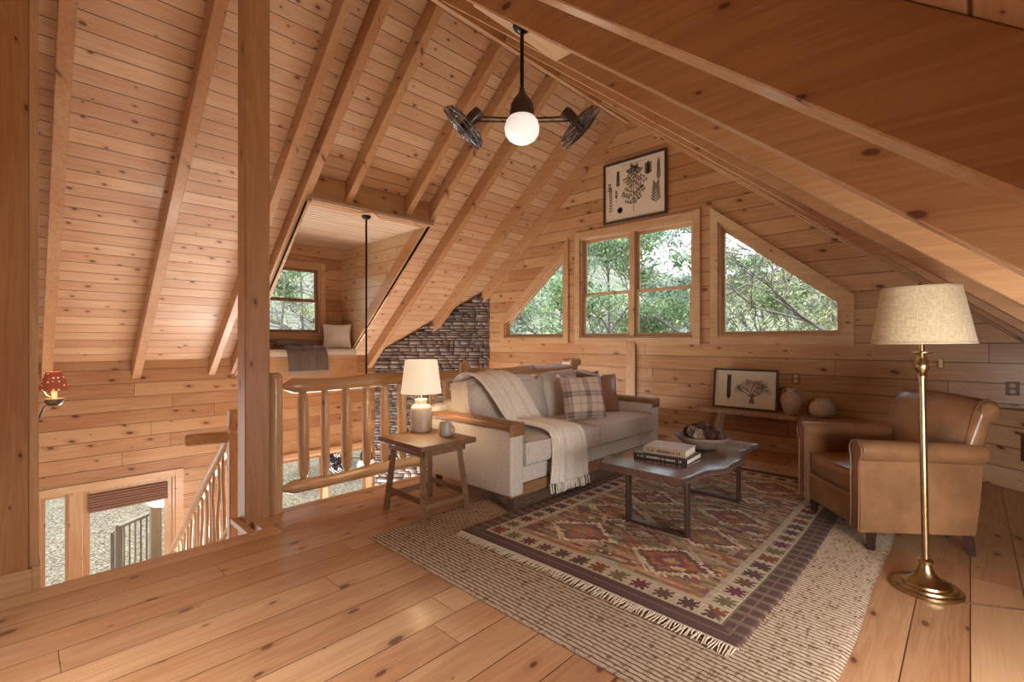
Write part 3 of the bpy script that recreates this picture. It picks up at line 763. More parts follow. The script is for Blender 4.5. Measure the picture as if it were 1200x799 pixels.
b = MB(); b.lathe([(.036, .058), (.070, -.045), (.072, -.05), (.069, -.045), (.034, .058), (.036, .058)], 32, (0, .075, 0)); b.build('lamp_shade', M_DOT, t, 60)
point('sconce_light', (-3.90, .152, 1.06), E_SCONCE, (1, .6, .3), .03)

# ================================================================== RUGS
# jute rug : corded rows running along X
def jute():
    x0, x1, y0, y1 = -2.99, -.375, 1.67, 5.72
    ny = int((y1-y0)/.0045); nx = int((x1-x0)/.02)
    xs = np.linspace(x0, x1, nx+1); ys = np.linspace(y0, y1, ny+1)
    X, Y = np.meshgrid(xs, ys)
    ph = Y/.027*2*np.pi
    Z = .010+.0035*np.sin(ph)+.0016*np.sin(X*2*np.pi/.03+np.floor(Y/.027)*1.7)
    edge = np.minimum(np.minimum(X-x0, x1-X), np.minimum(Y-y0, y1-Y)); Z = np.where(edge < .001, .001, Z)
    Xw = X+.006*np.sin(Y*5.3); Yw = Y+.006*np.sin(X*4.1)
    V = np.stack([Xw, Y, Z], -1).reshape(-1, 3)
    i = np.arange(ny)[:, None]*(nx+1)+np.arange(nx)[None, :]
    F = np.stack([i, i+1, i+nx+2, i+nx+1], -1).reshape(-1, 4)
    N = NT('jute_cord'); tc = N.n('ShaderNodeTexCoord'); sp = N.n('ShaderNodeSeparateXYZ'); N.l(tc.outputs['Object'], sp.inputs[0])
    row = N.math('FLOOR', N.math('DIVIDE', sp.outputs[1], .027)); wv = N.math('FRACT', N.math('DIVIDE', sp.outputs[1], .027))
    fl = N.noise(N.comb(N.math('MULTIPLY', sp.outputs[0], 45), N.math('MULTIPLY', row, 7.3), 0), 1, 3, .7)
    c = N.mix(N.smooth(fl, .33, .50), (.22, .14, .09, 1), (.48, .37, .265, 1))
    dk = N.math('MULTIPLY', N.smooth(N.math('ABSOLUTE', N.math('SUBTRACT', wv, .75)), .22, .08), 1.0)
    c = N.mix(N.math('MULTIPLY', dk, .9), c, (.07, .035, .02, 1))
    fz = N.noise(tc.outputs['Object'], 300, 2); N.bump(fz, .5, .004)
    return npmesh('jute_rug', V, F, N.fin(c, .95, 0, .1), smooth=True)
tag(jute(), 'large natural jute rug with corded rows lying on the wood floor', 'rug')

def kilim():
    x0, x1, y0, y1 = -2.58, -.71, 2.17, 5.28
    c = .0105; nx = int((x1-x0)/c); ny = int((y1-y0)/c)
    xs = np.linspace(x0, x1, nx+1); ys = np.linspace(y0, y1, ny+1); X, Y = np.meshgrid(xs, ys)
    Z = .0215+.0015*np.sin(X*9)*np.sin(Y*7)
    edge = np.minimum(np.minimum(X-x0, x1-X), np.minimum(Y-y0, y1-Y)); Z = np.where(edge < .001, .008, Z)
    V = np.stack([X+.012*np.sin(Y*2.1+1), Y+.008*np.sin(X*3), Z], -1).reshape(-1, 3)
    i = np.arange(ny)[:, None]*(nx+1)+np.arange(nx)[None, :]
    F = np.stack([i, i+1, i+nx+2, i+nx+1], -1).reshape(-1, 4)
    U = ((np.arange(nx)+.5)*c)[None, :]*np.ones((ny, 1)); Vv = ((np.arange(ny)+.5)*c)[:, None]*np.ones((1, nx))
    Wd, Ld = nx*c, ny*c
    pal = dict(cream=(.56, .47, .33), tan=(.36, .26, .15), olive=(.19, .15, .075), rust=(.33, .115, .045), wine=(.20, .05, .07), plum=(.105, .055, .05), pink=(.48, .26, .19), grey=(.30, .31, .27), brown=(.13, .065, .045), dark=(.05, .03, .03), gold=(.40, .25, .10))
    P_ = {k: np.array(v) for k, v in pal.items()}
    col = np.zeros((ny, nx, 3)); du = np.minimum(U, Wd-U); dv = np.minimum(Vv, Ld-Vv); d = np.minimum(du, dv)
    # field with streaky ground
    names = ['olive']*6+['tan']*6+['gold']*2+['rust']*3+['wine']*2+['plum']*2+['pink']*2+['brown']*2+['grey']
    col[:] = P_['olive']*.6+P_['tan']*.4; sr = random.Random(17)
    for _ in range(2600):
        j = sr.randrange(0, ny, 3); i0 = sr.randrange(-20, nx); ln = sr.randint(6, 34); cc = P_[sr.choice(names)]*sr.uniform(.8, 1.15)
        for k_ in range(3):
            a_ = max(0, i0+sr.randint(-2, 2)+k_); col[j+k_:j+k_+1, a_:max(0, i0+ln)] = cc
    sm = rng.random((ny, 60)); sm = np.repeat(sm, int(nx/60)+1, 1)[:, :nx]
    q = .021; uu = np.floor(U/q)*q; vv = np.floor(Vv/q)*q
    fu = .28; fv0 = .30; cw = (Wd-2*fu)/2; chh = .50
    rows = int(round((Ld-2*fv0)/chh)); chh = (Ld-2*fv0)/rows
    rs_ = random.Random(11); schemes = [('cream', 'plum', 'rust', 'wine', 'gold'), ('plum', 'pink', 'rust', 'brown', 'cream'), ('grey', 'olive', 'cream', 'brown', 'pink'), ('wine', 'gold', 'plum', 'pink', 'grey'), ('cream', 'wine', 'olive', 'rust', 'tan'), ('brown', 'grey', 'plum', 'cream', 'rust')]
    for r_ in range(-1, rows+1):
        for k in range(-1, 3):
            for half in (0, 1):
                cx = fu+cw*(k+.5+.5*half); cy = fv0+chh*(r_+.5+.5*half)
                if not (fu+.1 < cx < Wd-fu-.1 and fv0+.1 < cy < Ld-fv0-.1): continue
                sz = rs_.uniform(.72, .92) if not half else rs_.uniform(.42, .6)
                dd = (np.abs(uu-cx)/(cw*.5)+np.abs(vv-cy)/(chh*.5))/sz
                sch = rs_.choice(schemes)
                if half and rs_.random() < .1: continue
                for lim, nm in zip((1.0, .84, .66, .46, .22), sch):
                    m = dd < lim; col[m] = P_[nm]*(.85+.3*rs_.random())
                # serrated hooks
                m = (dd > 1.0) & (dd < 1.16) & (((U/q+Vv/q).astype(int) % 3) == 0); col[m] = P_[sch[0]]
    # small floaters
    for _ in range(160):
        cx = rs_.uniform(fu, Wd-fu); cy = rs_.uniform(fv0, Ld-fv0); a = rs_.uniform(.03, .09); bb = rs_.uniform(.012, .03)
        m = (np.abs(uu-cx)/a+np.abs(vv-cy)/bb) < 1; col[m] = P_[rs_.choice(list(pal))]
    col = col*1.12+P_['tan']*.14
    col *= (.80+.4*sm[..., None])
    # borders
    inner = d < .285; col[inner & (d > .262)] = P_['cream']*.9
    band = (d <= .262) & (d > .115); col[band] = P_['cream']
    side = du < dv
    t = np.where(side, Vv, U); w = np.where(side, du, dv)-.19
    cell = .135; kk = np.floor(t/cell); tt = (t/cell-kk-.5)*cell
    at, aw = np.abs(tt), np.abs(w)
    motif = ((at < .045) & (aw < .05) & (np.abs(at-aw) < .016)) | ((at < .014) & (aw < .055)) | ((at < .052) & (aw < .010)) | ((at+aw) < .026)
    mc = np.array([P_['plum'], P_['rust']*.7, P_['olive'], P_['wine']*.8, P_['brown']*1.2, P_['plum']])[(kk.astype(int)*7) % 6]
    m = band & motif; col[m] = mc[m]
    m = (d <= .125) & (d > .112); col[m] = P_['olive']
    m = (d <= .115); col[m] = P_['plum']*1.1
    m = (d <= .07) & (d > .06); col[m] = P_['pink']*.5
    m = (du < .115) & side & ((np.floor(Vv/.03).astype(int) % 3) == 0); col[m] = P_['tan']*.6
    col *= (.82+.36*rng.random((ny, 1, 1)))*(.9+.2*rng.random((ny, nx, 1)))
    o = npmesh('kilim_rug', V, F, attr('kilim_wool', .95, 180, .05), cols=col.reshape(-1, 3))
    tag(o, 'multicoloured woven kilim rug with diamond pattern lying on the jute rug', 'rug')
    b = MB(); rr_ = random.Random(2)
    for s, ye in ((-1, y0), (1, y1)):
        n = 150
        for k in range(n):
            x = x0+.02+(x1-x0-.04)*k/(n-1); yy = ye+.008*math.sin(x*3)
            b.tube([(x, yy, .020), (x+rr_.uniform(-.008, .008), yy+s*.03, .022), (x+rr_.uniform(-.014, .014), yy+s*rr_.uniform(.065, .09), .018)], [.004, .0045, .0025], 4)
        b.tube([(x, ye+.008*math.sin(x*3)+s*.006, .021) for x in np.linspace(x0+.01, x1-.01, 30)], .005, 5)
    f = b.build('fringe', plain('cream_fringe_yarn', (.55, .46, .34), .9), o); f['kind'] = 'stuff'
kilim()
ZJ, ZK = .014, .024     # heights of the two rugs

# ================================================================== SOFA
SY0, SY1, SF, SB = 2.66, 5.10, -2.57, -3.58
t = empty('sofa', 'oatmeal fabric two-cushion sofa with honey wood arm tops', 'sofa', (-3.05, 3.88, 0))
def rel(b, root):
    bmesh.ops.transform(b.bm, matrix=Matrix.Translation(-root.location), verts=b.bm.verts); return b
b = MB(); b.box(SB, SF-.03, SY0+.02, SY1-.02, .20, .335, .015, seg=2); rel(b, t).build('base', M_SOFA, t, 50)
b = MB(); b.box(SF-.06, SF-.008, SY0+.004, SY1-.004, .115, .20, .004); b.box(SB, SF-.06, SY0+.03, SY0+.06, .13, .20); b.box(SB, SF-.06, SY1-.06, SY1-.03, .13, .20); rel(b, t).build('wood_plinth', M_ARMWOODY, t)
for ya in (SY0, SY1-.15):
    b = MB(); b.box(SB-.02, SF, ya, ya+.15, .125 if True else .2, .645, .022, seg=3); a = rel(b, t).build('arm', M_SOFA, t, 50)
    b = MB(); b.box(SB-.02, SF+.008, ya-.012, ya+.162, .645, .70, .016, seg=3); b.box(SF-.0, SF+.006, ya-.008, ya+.158, .60, .66, .003); rel(b, t).build('arm_cap', M_ARMWOOD, a, 50)
b = MB(); b.box(SB-.06, SB+.12, SY0+.15, SY1-.15, .2, .79, .04, seg=4); b.box(SB-.07, SB+.02, SY0+.02, SY1-.02, .2, .76, .03, seg=3); rel(b, t).build('back_frame', M_SOFA, t, 50)
for k in range(2):
    ya = SY0+.155+k*1.065
    b = MB(); b.soft(.87, 1.055, .175, .055, (.015, -.006, .035), 18, Matrix.Translation((SF-.415, ya+.5275, .447)), .0025); c_ = rel(b, t).build('seat_cushion', M_SOFA, t, 180)
    b = MB(); b.soft(.24, 1.05, .55, .11, (.055, 0, .045), 18, Matrix.Translation((SB+.225, ya+.5275, .70)) @ Matrix.Rotation(R(-11), 4, 'Y'), .004); rel(b, t).build('back_cushion', M_SOFA, t, 180)
for x in (SF-.06, SB+.04):
    for y in (SY0+.05, SY1-.05):
        b = MB(); b.tube([(x, y, ZJ if x > -3 else ZJ), (x, y, .135)], [.036, .042], 4); rel(b, t).build('leg', M_LEGWOOD, t)

# throw on sofa
pth = dense([(-3.52, 3.08, .86), (-3.43, 3.10, 1.005), (-3.33, 3.12, 1.015), (-3.21, 3.15, .97), (-3.11, 3.20, .82), (-3.03, 3.25, .66), (-2.98, 3.28, .585), (-2.82, 3.30, .590), (-2.65, 3.32, .582), (-2.555, 3.33, .56), (-2.53, 3.33, .42), (-2.53, 3.33, .28), (-2.525, 3.32, .15)], .028)
def wf(u): return 1.0 if u < .25 else (1-.12*math.sin((u-.25)/.75*math.pi))
o, a_, e_ = cloth([(p, (0.02, .24, 0)) for p in pth], wf, 34, M_THROW, 'throw_blanket', .021, 4.5, 5, None, .012)
tag(o, 'cream knitted throw with tassels draped over the sofa back and seat', 'blanket')
b = MB()
for v in e_:
    for k in range(2):
        b.tube([v, v+Vector((.006, random.uniform(-.008, .008), -.035)), v+Vector((.008, random.uniform(-.014, .014), -.075))], [.006, .005, .003], 5)
f = b.build('tassel_fringe', M_THROW, o)
# pillows
def pillow(name, label, mat, w, h, th, M, group=None, tassel=False):
    b = MB(); b.soft(w, th*.35, h, .02, (0, th*.38, 0), 14, None, .002, .08); o = b.build(name, mat, None, 180); o.matrix_world = M
    if tassel:
        for sx in (-1, 1):
            for sz in (-1, 1): b = MB(); b.tube([(sx*w*.48, 0, sz*h*.48), (sx*(w*.5+.02), 0, sz*(h*.5+.012)), (sx*(w*.5+.045), 0, sz*(h*.5+.0))], [.012, .016, .006], 8); b.build('corner_tassel', M_THROW, o)
    return tag(o, label, 'pillow')
Mp = Matrix.Translation((-2.88, 4.05, .765)) @ Matrix.Rotation(R(70), 4, 'Z') @ Matrix.Rotation(R(-17), 4, 'X') @ Matrix.Rotation(R(1), 4, 'Y')
pillow('plaid_pillow', 'square cream and brown plaid pillow leaning in the middle of the sofa', M_PLAID, .50, .46, .17, Mp, None, True)
Mp = Matrix.Translation((-3.00, 4.50, .775)) @ Matrix.Rotation(R(64), 4, 'Z') @ Matrix.Rotation(R(-19), 4, 'X') @ Matrix.Rotation(R(4), 4, 'Y')
pillow('leather_pillow', 'brown leather pillow behind the plaid one at the far end of the sofa', M_LEATHER2, .50, .46, .17, Mp)

# ================================================================== SIDE TABLE
t = empty('side_table', 'rustic brown wooden side table with splayed legs beside the sofa arm', 'side table', (-3.13, 2.27, 0))
b = MB(); b.box(-.30, .30, -.265, .265, .545, .585, .006); b.build('tabletop', M_DKWOOD, t)
b = MB(); b.box(-.23, .23, -.21, -.185, .49, .545, .003); b.box(-.23, .23, .185, .21, .49, .545, .003); b.box(-.23, -.205, -.2, .2, .49, .545); b.box(.205, .23, -.2, .2, .49, .545); b.build('apron', M_DKWOOD, t)
foot = {}
for sx in (-1, 1):
    for sy in (-1, 1):
        zf = 0 if not (sx*.25-3.13 > -2.99 and sy*.21+2.27 > 1.67) else ZJ
        b = MB(); b.tube([(sx*.25, sy*.215, zf), (sx*.19, sy*.17, .545)], [.030, .028], 4); b.build('leg', M_DKWOOD, t)
q = lambda z: .25-(.06*z/.545)
for sy in (-1, 1): b = MB(); b.box(-q(.16), q(.16), sy*.20-.013, sy*.20+.013, .14, .18, .003); b.build('stretcher', M_DKWOOD, t)
for sx in (-1, 1): b = MB(); b.box(sx*.232-.013, sx*.232+.013, -.2, .2, .10, .14, .003); b.build('stretcher', M_DKWOOD, t)
# table lamp
ZT = .585
M_SHADE = glow('lit_cream_shade', (1, .80, .54), .5, (.85, .78, .66))
t = empty('table_lamp', 'ceramic jar table lamp with lit cream drum shade on the side table', 'table lamp', (-3.36, 2.38, ZT))
b = MB(); b.lathe([(0, 0), (.080, 0), (.088, .006), (.090, .02), (.090, .185), (.086, .205), (.070, .222), (.050, .232), (.046, .245), (.050, .262), (.048, .272), (.03, .276), (0, .276)], 40)
b.build('ceramic_base', plain('speckled_stoneware', (.52, .46, .38), .45, nscale=70, namt=.22, bump=.1), t, 40)
b = MB(); b.lathe([(0, .27), (.012, .27), (.012, .40), (0, .40)], 12); b.build('socket', M_BRASS, t, 40)
b = MB(); b.lathe([(.170, .325), (.135, .605), (.132, .605), (.167, .325), (.170, .325)], 48); b.lathe([(.132, .602), (.01, .600), (.01, .598)], 48)
b.build('lamp_shade', M_SHADE, t, 60)
point('table_lamp_light', (-3.36, 2.38, ZT+.45), E_TABLE, (1, .75, .48), .04)
point('table_lamp_down_light', (-3.36, 2.38, ZT+.315), E_TABLE*.5, (1, .75, .48), .04)
t = empty('mug', 'speckled stoneware mug standing on the side table beside the lamp', 'mug', (-3.06, 2.40, ZT), R(20))
b = MB(); b.lathe([(0, 0), (.042, 0), (.047, .006), (.050, .02), (.051, .105), (.049, .108), (.046, .104), (.045, .02), (0, .012)], 32); b.build('cup', plain('grey_stoneware', (.50, .46, .40), .35, nscale=90, namt=.15), t, 50)
b = MB(); b.tube([(.048, 0, .085)]+[(.048+.036*math.sin(a), 0, .055+.032*math.cos(a)) for a in np.linspace(.3, 2.85, 10)]+[(.048, 0, .025)], .0065, 8, flat=1.2); b.build('handle', plain('grey_stoneware_handle', (.48, .44, .38), .35), t, 60)

# ================================================================== COFFEE TABLE
t = empty('coffee_table', 'live-edge dark wood coffee table on steel loop legs over the kilim', 'coffee table', (-1.6, 3.63, 0))
tx0 = lambda v: -.36+.030*math.sin(v*7+1.2)+.018*math.sin(v*15)-.05*max(0, v-.3)
tx1 = lambda v: .345+.050*math.sin(v*5.2+2.2)+.012*math.sin(v*17)
n = 44; vs_ = np.linspace(-.735, .70, n)
b = MB(); rows = []
for v in vs_:
    a, c = tx0(v), tx1(v); r = []
    for (x, z) in ((a+.02, .434), (a-.012, .452), (a+.004, .479), (a+.02, .484), (c-.02, .484), (c-.004, .479), (c+.014, .455), (c-.02, .434)): r.append(b.bm.verts.new((x, v, z)))
    rows.append(r)
for r1, r2 in zip(rows, rows[1:]):
    for k in range(8): b.bm.faces.new((r1[k], r1[(k+1) % 8], r2[(k+1) % 8], r2[k]))
b.bm.faces.new(rows[0]); b.bm.faces.new(rows[-1][::-1])
tt = b.build('slab_top', M_DKWOODY, t, 35)
b = MB()
for fn, s in ((tx0, -1), (tx1, 1)):
    b.tube([(fn(v)+s*.002, v, .457) for v in vs_], [.017+.004*math.sin(v*40) for v in vs_], 8, flat=.9)
b.build('live_edge', M_BARK, tt, 60)
for y in (-.49, .50):
    b = MB(); w = .022
    for sx in (-1, 1):
        b.box(sx*.222-.011, sx*.222+.011, y-.028, y+.028, ZK, .436, .002)
    b.box(-.222, .222, y-.028, y+.028, ZK, ZK+.022, .002); b.box(-.222, .222, y-.028, y+.028, .425, .436, .002); b.build('loop_leg', M_STEEL, t)
# books
def book(label, loc, rz, w, d, h, cover, edge=(.72, .66, .54), marks=None, spine=None):
    t = empty('book', label, 'book', loc, rz, None)
    b = MB(); b.box(-w/2+.006, w/2-.006, -d/2+.002, d/2-.006, .004, h-.004, .001); b.build('pages', plain('page_edges', edge, .9, nscale=150, namt=.12), t)
    b = MB(); b.box(-w/2, w/2, -d/2, d/2, 0, .004, .001); b.box(-w/2, w/2, -d/2, d/2, h-.004, h, .001); b.build('cover', cover, t)
    b = MB(); b.box(-w/2, w/2, -d/2-.003, -d/2+.003, .0, h, .0015); b.build('spine', spine or cover, t)
    if marks:
        b = MB(); rs_ = random.Random(4); x = -w/2+.03
        while x < w/2-.04:
            l = rs_.uniform(.004, .009)
            if rs_.random() < .8: b.box(x, x+l, -d/2-.0036, -d/2-.003, h*.3, h*(.62+.12*rs_.random()))
            x += l+.004
        b.build('spine_lettering', marks, t)
    return t
book('thick dark-spined book at the bottom of the stack on the coffee table', (-1.625, 3.36, .484), R(4), .40, .30, .038, plain('dark_cover', (.035, .028, .03), .4), marks=plain('pale_print', (.5, .45, .36), .6))
book('thick tan book with pale cover on top of the dark-spined book', (-1.615, 3.375, .522), R(7), .31, .25, .050, plain('pale_cover', (.60, .53, .46), .45, nscale=4, namt=.15), marks=plain('brown_print', (.10, .05, .035), .6), spine=plain('tan_spine', (.36, .26, .18), .5))
# bowl + cones
BC = (-1.56, 3.84, .484)
t = empty('wooden_bowl', 'wide shallow wooden bowl of pine cones on the coffee table', 'bowl', BC)
b = MB(); b.lathe([(0, 0), (.075, 0), (.095, .006), (.14, .035), (.185, .072), (.205, .100), (.203, .107), (.194, .103), (.172, .078), (.13, .042), (.08, .02), (0, .016)], 48)
b.build('bowl_body', plain('grey_brown_turned_wood', (.21, .145, .11), .55, nscale=12, namt=.25), t, 60)
def cone_mesh(seed, L=.085, r=.033):
    rs_ = random.Random(seed); b = MB()
    b.lathe([(0, -L*.5), (r*.5, -L*.42), (r*.72, -L*.1), (r*.5, L*.3), (0, L*.5)], 10)
    n = 70; ga = math.pi*(3-math.sqrt(5))
    for k in range(n):
        f = k/n; z = -L*.47+L*.95*f; rr = r*(math.sin(math.pi*(.18+.8*f**.9))**.8)*.72+.002; a = k*ga
        R_ = Matrix.Rotation(a, 4, 'Z'); op = .55-.25*f
        ln = r*.85*(1-.4*f); w = r*.30*(1-.35*f)
        d = Vector((math.cos(op), 0, math.sin(op))); u = Vector((-math.sin(op), 0, math.cos(op)))
        o0 = Vector((rr*.7, 0, z))
        pts = [o0+Vector((0, -w*.5, 0)), o0+d*ln+Vector((0, -w, 0)), o0+d*ln*1.25+u*.001, o0+d*ln+Vector((0, w, 0)), o0+Vector((0, w*.5, 0))]
        b.poly([R_ @ p for p in pts], R_.to_3x3() @ (u*.003))
    return b
M_CONE = plain('pine_cone_scales', (.10, .055, .035), .7, nscale=90, namt=.9)
M_CONEP = plain('pale_cone_scales', (.34, .24, .17), .8, nscale=60, namt=.4)
cd = cone_mesh(1).build('pine_cone', M_CONE); cd2 = cone_mesh(2, .075, .036).build('pine_cone', M_CONEP)
cones = [((0, 0, .135), (0, 10), 1.25, 0, 'tall dark pine cone standing upright at the top of the bowl'),
 ((-.10, -.02, .105), (80, 20), 1.1, 0, 'dark pine cone lying at the left side of the bowl'), ((-.05, -.075, .112), (70, 100), 1.15, 1, 'pale pine cone on the left front of the pile'),
 ((.10, .03, .115), (50, 210), 1.1, 0, 'dark pine cone tilted behind the right side of the bowl'), ((.085, -.075, .108), (75, 300), 1.05, 0, 'round dark pine cone at the right front of the bowl'),
 ((.015, -.10, .10), (88, 5), 1.1, 1, 'pale pine cone lying across the front of the bowl'), ((.13, -.02, .10), (80, 60), .9, 0, 'small dark pine cone at the right rim of the bowl'),
 ((-.10, .07, .11), (60, 150), 1.05, 0, 'dark pine cone at the back left of the bowl'), ((0, .10, .11), (70, 250), 1.1, 0, 'dark pine cone at the back of the bowl'), ((.045, -.045, .075), (90, 40), 1, 1, 'pale pine cone half buried in the middle of the pile')]
first = {0: cd, 1: cd2}; used = set()
for (p, (tl, rz), s, k, lab) in cones:
    o = first[k] if k not in used else first[k].copy()
    if k in used: COL.objects.link(o)
    used.add(k)
    o.location = Vector(BC)+Vector(p)+Vector((0, 0, .022)); o.rotation_euler = (R(tl), 0, R(rz)); o.scale = (s,)*3; tag(o, lab, 'pine cone', 'pine cones in the bowl')

# ================================================================== ARMCHAIR
t = empty('armchair', 'tan leather club armchair with rolled back facing the coffee table', 'armchair', (-.69, 4.035, 0), R(128.9))
ZA = .135
def bx(x0, x1, y0, y1, z0, z1, bev, name, seg=4): b = MB(); b.box(x0, x1, y0, y1, z0, z1, bev, seg=seg); return b.build(name, M_LEATHER, t, 50)
# local: +Y is the front, X is sideways; front legs at y=-.03
bx(-.29, .29, -.62, .035, ZA, .335, .02, 'seat_base')
b = MB(); b.soft(.585, .60, .155, .045, (0, .012, .03), 16, Matrix.Translation((0, -.27, .415)), .002); b.build('seat_cushion', M_LEATHER, t, 180)
def side_profile(sx):
    """arm: panel with a rolled top, tapering along its length"""
    b = MB(); rings = []
    xin = .285; 
    for y, hz in ((.055, .0), (.065, -.012), (.05, .004), (-.1, .0), (-.35, -.004), (-.60, -.006), (-.625, -.012)):
        pts = []
        zt_ = .665+hz; inset = .02 if y > .06 else 0
        pts.append((xin+inset, ZA+inset)); pts.append((xin+inset, zt_-.05))
        for a in np.linspace(200, -30, 9):
            rr_ = .063-inset; pts.append((xin+.052+rr_*1.05*math.cos(R(a)), zt_-.012+rr_*math.sin(R(a))))
        pts.append((xin+.078-inset, zt_-.075)); pts.append((xin+.086-inset, ZA+.20)); pts.append((xin+.080-inset, ZA+inset))
        rings.append([b.bm.verts.new((sx*x, y if y > -.3 else y-(z-ZA)*.10*(1 if y < -.5 else .3), z)) for x, z in pts])
    order = [1, 0]; rings = [rings[1], rings[0]]+rings[2:]
    for r1, r2 in zip(rings, rings[1:]):
        m = len(r1)
        for k in range(m): b.bm.faces.new((r1[k], r1[(k+1) % m], r2[(k+1) % m], r2[k]))
    b.bm.faces.new(rings[0]); b.bm.faces.new(rings[-1])
    return b
for sx in (-1, 1):
    a = side_profile(sx).build('arm', M_LEATHER, t, 40)
    # welt piping round the arm front
    b = MB(); pts = [(sx*.285, .066, ZA+.01), (sx*.285, .066, .61)]
    pts += [(sx*(.337+.062*math.cos(R(q_))), .067, .652+.062*math.sin(R(q_))) for q_ in np.linspace(195, -25, 12)]+[(sx*.366, .066, .58), (sx*.370, .066, ZA+.2), (sx*.364, .066, ZA+.01)]
    b.tube(pts, .0055, 6); b.tube([(sx*.364, .06, .592), (sx*.366, -.3, .590), (sx*.366, -.655, .575)], .0045, 6); b.build('piping', M_LEATHER2, a, 60)
# back with a roll at its top
def back_sec(w, front):
    return [(-.535, .40), (-.57, .60), (-.605, .78), (-.635, .90), (-.665, .955), (-.71, .975), (-.755, .955), (-.77, .915), (-.75, .88), (-.715, .865), (-.70, .80), (-.685, .66), (-.665, .5), (-.635, .3), (-.62, ZA)]
b = MB(); W_ = 1
xs = [-.395, -.388, -.37, -.3, -.15, 0, .15, .3, .37, .388, .395]; rings = []
for x in xs:
    e = abs(x)/.395; inn = .0 if e < .95 else (.008 if e < .99 else .02)
    crown = .02*(1-e**2)
    pr = back_sec(1, 0); pr = [(.0-.52, ZA)]+pr
    cy = sum(p[0] for p in pr)/len(pr)
    r = []
    for (y, z) in pr:
        yy = y+(-inn if y > cy else inn)*.9; zz = z-(inn if z > .8 else 0)+(crown if z > .85 else 0)
        if .5 < z < .93 and y > -.66: yy += .030*(1-e**4)
        if z < .62 and y < -.6: yy += .03
        r.append(b.bm.verts.new((x*(.88 if z < .7 else .96), yy, zz)))
    rings.append(r)
for r1, r2 in zip(rings, rings[1:]):
    m = len(r1)
    for k in range(m): b.bm.faces.new((r1[k], r1[(k+1) % m], r2[(k+1) % m], r2[k]))
b.bm.faces.new(rings[0]); b.bm.faces.new(rings[-1])
bk = b.build('backrest', M_LEATHER, t, 55)
for sx in (-1, 1):
    b = MB(); pr = back_sec(1, 0)[:9]; b.tube([(sx*.348, y+.004+(.006 if z < .93 else 0), z+.012*(z > .9)) for y, z in pr], .005, 6); b.build('piping', M_LEATHER2, bk, 60)
for sx in (-1, 1):
    for y, zf in ((-.03, 1), (-.60, 0)):
        wx, wy = (t.matrix_basis @ Vector((sx*.33, y, 0))).xy if False else (0, 0)
        c_, s_2 = math.cos(R(128.9)), math.sin(R(128.9)); wx = -.69+c_*sx*.33-s_2*y; wy = 4.035+s_2*sx*.33+c_*y
        zf = ZJ if wx < -.38 else 0
        if wx < -.71: zf = ZK
        b = MB(); b.tube([(sx*.335, y+(-.03 if y < -.3 else .0), zf), (sx*.33, y, ZA+.01)], [.024, .036], 4); b.build('leg', M_LEGWOOD, t)

# ================================================================== FLOOR LAMP
t = empty('floor_lamp', 'antique brass floor lamp with linen shade beside the armchair', 'floor lamp', (-.172, 3.42, 0))
b = MB(); b.lathe([(0, 0), (.150, 0), (.156, .006), (.156, .020), (.148, .026), (.140, .026), (.136, .036), (.120, .040), (.112, .040), (.108, .050), (.090, .056), (.065, .070), (.042, .095), (.030, .125), (.026, .14), (.034, .146), (.036, .160), (.028, .168), (.018, .172), (0, .172)], 48); b.build('base', M_BRASS, t, 28)
b = MB(); b.lathe([(0, .16), (.0165, .16), (.0165, 1.16), (0, 1.16)], 20); b.build('pole', M_BRASS, t, 40)
b = MB(); b.lathe([(0, 1.15), (.022, 1.15), (.024, 1.165), (.018, 1.175), (.034, 1.20), (.036, 1.225), (.022, 1.255), (.016, 1.275), (.050, 1.285), (.050, 1.29), (.014, 1.295), (.014, 1.40), (0, 1.40)], 24); b.build('socket', M_BRASS, t, 40)
b = MB()
for z in (1.215, 1.24): b.tube([(.0, 0, z), (.075, .06, z)], .006, 8)
b.box(.062, .088, .05, .075, 1.20, 1.255, .004); b.build('swing_arm_joint', M_BRASS, t, 40)
M_LINEN = weave('natural_linen', (.60, .47, .28), (.84, .70, .46), 240, .5)
b = MB(); b.lathe([(.225, 1.335), (.172, 1.635), (.169, 1.635), (.222, 1.335), (.225, 1.335)], 56); sh = b.build('lamp_shade', M_LINEN, t, 60)
b = MB(); b.lathe([(.226, 1.333), (.2275, 1.343), (.2235, 1.343)], 56); b.lathe([(.173, 1.630), (.1735, 1.640), (.168, 1.640)], 56); b.build('shade_trim', plain('shade_edge', (.55, .45, .30), .8), sh)
b = MB(); b.lathe([(0, 1.60), (.006, 1.60), (.006, 1.64), (.014, 1.645), (.016, 1.655), (0, 1.668)], 16); b.tube([(-.17, 0, 1.625), (.17, 0, 1.625)], .003, 6); b.build('finial', M_BRASS, t, 50)
b = MB(); b.tube([(-.02, 3.38, .004), (.15, 3.47, .004), (.35, 3.60, .004), (.62, 3.66, .004), (.96, 3.72, .004)], .0035, 6); o = b.build('power_cord', plain('brown_cord', (.12, .06, .03), .5)); centre(o); tag(o, 'thin brown cord running over the floor from the brass lamp', 'cord')

t.rotation_euler = (R(-.2), R(-.9), 0)
